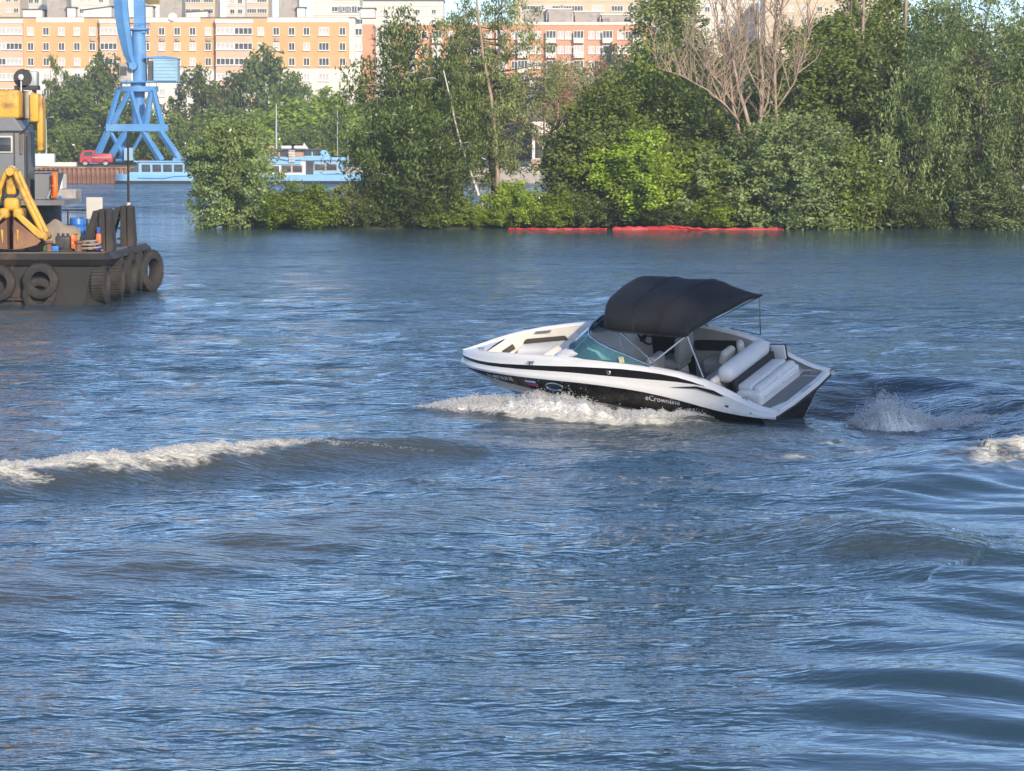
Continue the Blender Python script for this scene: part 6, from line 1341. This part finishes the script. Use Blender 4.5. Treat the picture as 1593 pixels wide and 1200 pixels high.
# crane house
def house():
    Y = 110.0; A = lambda px, py, y=Y: at(px, py, y)
    xr = A(38, 250).x; zf, zt = A(0, 311).z, A(0, 183).z
    e = empty('crane_house', (xr - 4, Y, zf)); tag(e, 'grey crane house with yellow machinery on top at the left edge', 'crane house'); o = e.location
    L = lambda px, py, dy=0.0: A(px, py, Y + dy) - o
    w = 9.0
    b = MB(); b.prism([(xr - o.x - w, 0), (xr - o.x, 0), (xr - o.x - .02, L(0, 205).z), (xr - o.x - .32, zt - zf), (xr - o.x - w, zt - zf)], 2.6, 'Y', (0, 0, 0)); wall = b.build('wall', M['house_grey'], e, bevel=.03)
    MB().box((xr - o.x - w / 2, -.03, L(0, 204.5).z), (w, .06, .05)).build('roof_seam', M['rubber'], wall)
    f = MB().rbox((L(5, 0).x, -.02, L(0, 225).z), (.52, .06, .56), .08).build('window', M['board'], wall, True); MB().rbox((L(5, 0).x, -.035, L(0, 225).z), (.42, .06, .46), .07).build('pane', M['win_dark'], f, True)
    for px in (20,): MB().box((L(px, 0).x, -.015, L(0, 255).z), (.03, .03, 2.0)).build('panel_joint', M['engine'], wall)
    MB().box((L(31, 0).x, -.03, L(0, 222).z), (.10, .05, .75)).build('vent_slot', M['rust_deck'], wall)
    MB().tube([(L(40, 0).x, -.12, L(0, 212).z), (L(40, 0).x, -.12, L(0, 300).z)], .025, 6).build('conduit', M['rubber'], e)
    MB().tube([(L(41, 0).x, -.1, L(0, 202).z), (L(30, 0).x, -.1, L(0, 208).z), (L(50, 0).x, -.1, L(0, 190).z)], .02, 5).build('cable', M['rubber'], e)
    yb_ = MB().rbox(((L(27, 0).x + L(-60, 0).x) / 2, 1.4, (L(0, 140).z + L(0, 185).z) / 2), (L(27, 0).x - L(-60, 0).x, 2.6, L(0, 140).z - L(0, 185).z), .1).build('counterweight', M['yellow'], e, True)
    MB().cyl((L(38, 0).x, .9, L(0, 184).z), (L(38, 0).x, .9, L(0, 143).z), .16, .16, 16).build('exhaust_stack', M['lamp_steel'], e, True)
    MB().rbox((L(47, 0).x, .9, (L(0, 145).z + L(0, 190).z) / 2), (.30, .6, L(0, 145).z - L(0, 190).z), .06).build('yellow_pillar', M['yellow'], e, True)
    MB().rbox((L(54.5, 0).x, 1.2, (L(0, 150).z + L(0, 235).z) / 2), (.20, .8, L(0, 150).z - L(0, 235).z), .05).build('yellow_post', M['yellow'], e, True)
    # winch and lamp on the roof
    MB().lathe([(.0, -.35), (.30, -.35), (.30, -.3), (.20, -.28), (.20, .28), (.30, .3), (.30, .35), (0, .35)], (L(28, 0).x, 1.2, L(0, 121).z), 'Y', 18).build('winch_drum', M['engine'], e, True, 35)
    MB().rbox((L(40, 0).x, 1.2, L(0, 122).z), (.42, .6, .5), .05).build('gearbox', M['lamp_steel'], e, True)
    MB().box((L(33, 0).x, 1.2, L(0, 136).z), (.75, .7, .14)).build('winch_bed', M['engine'], e)
    for px in (22, 44): MB().box((L(px, 0).x, 1.2, (L(0, 139).z + L(0, 141).z) / 2 - .05), (.08, .5, .22)).build('winch_leg', M['engine'], e)
    MB().cyl((L(28, 0).x, .5, L(0, 142).z), (L(28, 0).x, .5, L(0, 116).z), .02, .02, 6).build('lamp_stem', M['ship_white'], e)
    MB().lathe([(0, -.1), (.07, -.08), (.10, 0), (.07, .08), (0, .1)], (L(28, 0).x, .45, L(0, 120).z), 'Z', 14).build('white_lamp', M['ship_white'], e, True)
    # lower side box with sloped brace
    sb = MB(); sb.prism([(L(46, 0).x, 0), (L(70, 0).x, 0), (L(82, 0).x, L(0, 270).z), (L(46, 0).x, L(0, 268).z)], 1.6, 'Y', (0, .8, .0)); sb.build('side_box', M['house_grey'], e)
    MB().tube([(L(66, 0).x, .7, .02), (L(79, 0).x, .7, L(0, 280).z)], .04, 5).build('brace', M['lamp_steel'], e)
    MB().box((L(50, 0).x - 2.2, 1.5, -.09), (6.5, 4.2, .16)).build('floor_frame', M['house_grey'], e)
    MB().cyl((L(10, 0).x, 2.2, -1.5), (L(10, 0).x, 2.2, -.18), 1.4, 1.4, 24).build('slewing_pedestal', M['engine'], e, True)
    MB().tube([(L(79, 0).x, .75, L(0, 268).z), (L(79, 0).x, .75, L(0, 308).z)], .07, 8).build('yellow_tube', M['yellow'], e, True)
    MB().tube([(L(45, 0).x, .6, L(0, 266).z), (L(84, 0).x, .6, L(0, 266).z)], .02, 5).build('hand_rail', M['rubber'], e)
house()
lr = MB().tube([(0, .30 * math.cos(a) * .35, .36 * math.sin(a)) for a in np.linspace(0, 2 * math.pi, 29)[:-1]], .085, 10, True).build('life_ring', M['orange_ring'], None, True)
p_ = at(84, 289, 110.6); lr.location = p_; lr.rotation_euler = (0, 0, R_(25)); tag(lr, 'orange life ring hanging on the yellow tube by the crane house', 'life ring')
for a in (0, math.pi / 2, math.pi, 1.5 * math.pi): MB().tube([(0, (.30 + d) * math.cos(a) * .35, (.36 + d) * math.sin(a)) for d in (-.03, .03)], .092, 8).build('rope_band', M['ship_white'], lr, True)
# clamshell grab
def grab():
    Y = 107.9; c = at(20, 388, Y); e = empty('clamshell_grab', (c.x, Y, 1.66)); tag(e, 'yellow clamshell grab with rusty buckets standing on the pontoon deck', 'grab'); o = e.location
    L = lambda px, py, dy=0.0: at(px, py, Y + dy) - o
    for s in (1, -1):
        X = lambda px: s * (L(px, 0).x)
        for dy in (-.42, .42):
            MB().tube([(X(23), dy, L(0, 268).z), (X(40), dy, L(0, 310).z), (X(68), dy, L(0, 366).z)], [.085, .095, .085], 10).build('arm', M['yellow'], e, True)
        k = MB(); k.prism([(X(21), L(0, 340).z), (X(24), L(0, 343).z), (X(64), L(0, 374).z), (X(58), L(0, 381).z), (X(35), L(0, 387).z), (X(20.3), L(0, 388).z)], 1.15, 'Y', (0, -.575, 0)); bk = k.build('bucket', M['grab_rust'], e, bevel=.03)
        MB().prism([(X(24), L(0, 336).z), (X(30), L(0, 330).z), (X(68), L(0, 364).z), (X(70), L(0, 371).z), (X(60), L(0, 371).z)], .22, 'Y', (0, -.62, 0)).build('bucket_arm', M['yellow'], bk, bevel=.03)
        MB().prism([(X(30), L(0, 357).z), (X(26.5), L(0, 357).z), (X(27), L(0, 377).z), (X(28), L(0, 377).z)], .05, 'Y', (0, -.63, 0)).build('rib', M['yellow'], bk)
        MB().lathe([(0, -.5), (.13, -.5), (.13, .5), (0, .5)], (X(68), 0, L(0, 367).z), 'Y', 14).build('hinge', M['yellow'], e, True)
        MB().rbox((X(27), 0, L(0, 332).z), (.32, .9, .34), .1).build('knuckle', M['yellow'], e, True)
    MB().lathe([(0, -.55), (.13, -.55), (.16, -.3), (.16, .3), (.13, .55), (0, .55)], (0, 0, L(0, 267).z), 'Y', 16).build('head_shaft', M['yellow'], e, True)
    MB().rbox((0, 0, L(0, 285).z), (.34, .5, .75), .08).build('head_block', M['yellow'], e, True)
    MB().lathe([(0, -.22), (.20, -.22), (.20, -.05), (.15, 0), (.20, .05), (.20, .22), (0, .22)], (0, 0, L(0, 298).z), 'Y', 20).build('sheave', M['engine'], e, True)
    MB().rbox((0, 0, L(0, 318).z), (.48, .7, .42), .12).build('lower_block', M['yellow'], e, True)
    for x in (-.08, .08): MB().tube([(x, 0, L(0, 300).z), (x, 0, L(0, 318).z)], .02, 5).build('rope', M['rubber'], e)
    MB().lathe([(0, -.06), (.12, -.05), (.14, .05), (0, .1)], (0, -.1, L(0, 262).z), 'Z', 12).build('cap', M['board'], e, True)
grab()
# deck clutter
def barrel(px, py, Y, lab, m='barrel_blue', r=.29, h=.88, nm='barrel', z=None):
    p = at(px, py, Y); e = MB().lathe([(0, 0), (r * .95, 0), (r, .04), (r, h * .32), (r * 1.03, h * .34), (r, h * .36), (r, h * .66), (r * 1.03, h * .68), (r, h * .70), (r, h - .04), (r * .93, h), (0, h - .02)], (0, 0, 0), 'Z', 24).build(nm, M[m], None, True, 35)
    e.location = (p.x, Y, 1.6 if z is None else z); tag(e, lab, 'barrel'); MB().lathe([(0, 0), (.05, 0), (.05, .05), (0, .05)], (.12, .05, h - .02), 'Z', 10).build('bung', M['rubber'], e)
barrel(44, 335, 115.5, 'blue barrel directly behind the right grab arm', h=1.1, z=2.1)
barrel(70, 335, 115.6, 'blue barrel between the grab and the brown tarpaulin, left one', h=1.05, z=2.1)
barrel(83, 335, 115.8, 'blue barrel with black cap left of the railing', h=1.15, z=2.1)
barrel(121, 358, 110.5, 'single blue barrel beside the near push knee', h=.62, r=.26, z=2.0)
barrel(112, 371, 108.3, 'small orange drum right of the black engine', 'orange_ring', .17, .42, 'drum', z=1.72)
bd = MB().box((0, 0, .35), (.54, .06, .72)).build('white_board', M['board'], None, bevel=.01); bd.location = (at(147, 320, 114).x, 114, at(147, 338, 114).z - .05); tag(bd, 'upright pale grey board standing behind the tarpaulin', 'board')
MB().box((0, .12, .0), (.08, .2, .9)).build('prop', M['pont'], bd)
tp = MB(); g_ = np.random.default_rng(8); rows = []
for i in range(15):
    u = i / 14; r = []
    for j in range(13):
        w = j / 12; x = -1.0 + 1.95 * u; y = -.55 + 1.1 * w
        h = (.10 + .85 * (1 - ((u - .42) / .58) ** 2 * (.95 if u > .42 else 1.25)) * math.sin(math.pi * w) ** .5) + .07 * math.sin(5 * u * 3 + 4 * w) + .04 * g_.normal()
        r.append((x + .05 * g_.normal(), y + .03 * g_.normal(), max(0.0, h) if 0 < j < 12 else .0))
    rows.append(r)
tpo = tp.grid(rows).build('tarpaulin', M['tarp'], None, True, 0); q_ = at(97, 376, 109.6); tpo.location = (q_.x, 109.6, 1.62); tag(tpo, 'crumpled brown tarpaulin heap on the pontoon deck', 'tarpaulin')
su = tpo.modifiers.new('smooth', 'SUBSURF'); su.levels = 1; su.render_levels = 2
en = empty('deck_engine', (at(99, 380, 108.0).x, 108.0, 1.62)); tag(en, 'black oily engine block in front of the tarpaulin', 'engine')
MB().rbox((0, 0, .28), (.46, .5, .42), .03).build('block', M['engine'], en, True); MB().box((0, 0, .04), (.62, .6, .08)).build('bed', M['pont'], en)
for x in (-.15, 0, .15): MB().cyl((x, -.1, .48), (x, -.1, .58), .045, .045, 8).build('cylinder_head', M['engine'], en, True)
MB().lathe([(0, -.04), (.14, -.04), (.14, .04), (0, .04)], (-.08, -.29, .26), 'Y', 16).build('flywheel', M['engine'], en, True)
rl = empty('deck_railing', (at(110, 330, 116.5).x, 116.5, 1.62)); tag(rl, 'thin dark railing along the far side of the pontoon deck', 'railing'); zt_ = at(110, 327, 116.5).z - 1.62
MB().tube([(-1.6, 0, zt_), (1.1, 0, zt_)], .028, 6).build('hand_rail', M['rubber'], rl); MB().tube([(-1.6, 0, zt_ * .55), (1.1, 0, zt_ * .55)], .02, 6).build('middle_rail', M['rubber'], rl)
for x in (-1.5, -.8, -.1, .55, 1.05): MB().tube([(x, 0, 0), (x, 0, zt_)], .028, 6).build('post', M['rubber'], rl)
for px, Y, lab in ((76, 107.4, 'short rusty bollard between grab and engine'), (122, 107.5, 'short rusty bollard beside the near push knee')):
    b_ = MB().lathe([(.16, 0), (.10, .06), (.09, .26), (.14, .30), (.14, .36), (0, .38)], (0, 0, 0), 'Z', 16).build('bollard', M['grab_rust'], None, True, 35); b_.location = (at(px, 385, Y).x, Y, 1.61); tag(b_, lab, 'bollard', 'bollards on the pontoon deck'); MB().box((0, 0, .02), (.5, .4, .04)).build('base_plate', M['pont'], b_)
# pale machine deck and cabin roof further back on a barge behind
mb_ = empty('work_barge', (at(95, 275, 300).x, 300, 0)); tag(mb_, 'pale beige work barge lying behind the crane house', 'barge')
MB().box((-2.2, 0, .45), (7.5, 4, 1.3)).build('hull', M['wall_grey'], mb_, bevel=.1); MB().box((-2.0, .0, 1.75), (4.6, 3, 1.3)).build('cabin', M['wall_white'], mb_, bevel=.1)

st_ = empty('barrel_stand', (at(66, 350, 115.6).x, 115.6, 1.6)); tag(st_, 'low steel stand carrying the three blue barrels', 'stand')
MB().box((0, 0, .46), (1.9, .8, .06)).build('top', M['pont'], st_)
for x in (-.85, 0, .85):
    for y in (-.3, .3): MB().box((x, y, .215), (.08, .08, .43)).build('leg', M['pont'], st_)
for px, py, Y, d, m, lab in ((84, 385, 107.6, (.30, .24, .2), 'barrel_blue', 'small blue can on the deck beside the grab'), (80, 378, 108.6, (.5, .3, .22), 'leaf_ground', 'green crate between the grab and the tarpaulin'), (128, 384, 108.2, (.26, .3, .3), 'grab_rust', 'rusty box beside the near push knee')):
    M.setdefault('leaf_ground', mat('green_crate_paint', (0.06, 0.20, 0.08), .6)); q = at(px, py, Y); c = MB().rbox((0, 0, d[2] / 2), d, .02).build('deck_box', M[m], None, True); c.location = (q.x, Y, 1.61); tag(c, lab, 'box'); MB().box((0, 0, d[2] + .012), (d[0] * .6, .05, .024)).build('handle', M['pont'], c)
rp = MB().tube([(.42 * math.cos(a * .7) * (1 - .012 * a) , .35 * math.sin(a * .7) * (1 - .012 * a), .04 + .012 * a) for a in np.linspace(0, 28, 90)], .03, 6).build('rope_coil', M['tarp'], None, True); rp.location = (at(136, 388, 107.5).x, 107.9, 1.62); tag(rp, 'coiled mooring rope on the deck left of the near push knee', 'rope')

# ================================================================ NEAR BANK (behind and beside the viewer) and the air
nb = MB().grid([[(x, y, z + .15 * math.sin(x * .3 + y)) for x in np.linspace(-90, 90, 40)] for y, z in ((-100, 3.6), (-40, 3.5), (2, 3.4), (6, 1.6), (10, -.6))])
tag(nb.build('near_bank', M['bank'], None, True, 0), kind='structure')
def near_tree(tx, ty, tz, back, H, W, lab, var):
    """tall tree on the near bank whose crown stands between the sun and the point (tx,ty,tz)"""
    k = back / math.hypot(sd.x, sd.y); x, y = tx + sd.x * k, ty + sd.y * k
    return tree('high', var, (x, y, 3.3), H, W, lab, 'trees on the near bank', 'bank_tree', var * 1.3, None, 0, 0, 'tree', (33, 8))
near_tree(7.0, 63.0, .5, 66, 33, 7.6, 'tall tree on the near bank whose shadow falls on the motorboat stern', 5)

air = MB().box((0, 480, 29.5), (900, 1180, 65)).build('haze', M['bank'], None); air.data.materials.clear()
hm = bpy.data.materials.new('thin_haze'); hm.use_nodes = True; hn = hm.node_tree.nodes; hl_ = hm.node_tree.links; hn.remove(hn['Principled BSDF'])
pv = hn.new('ShaderNodeVolumePrincipled'); pv.inputs['Color'].default_value = (0.86, 0.90, 0.95, 1); pv.inputs['Density'].default_value = 0.00032; pv.inputs['Anisotropy'].default_value = 0.2
hl_.new(pv.outputs[0], hn['Material Output'].inputs['Volume']); air.data.materials.append(hm); tag(air, kind='stuff')
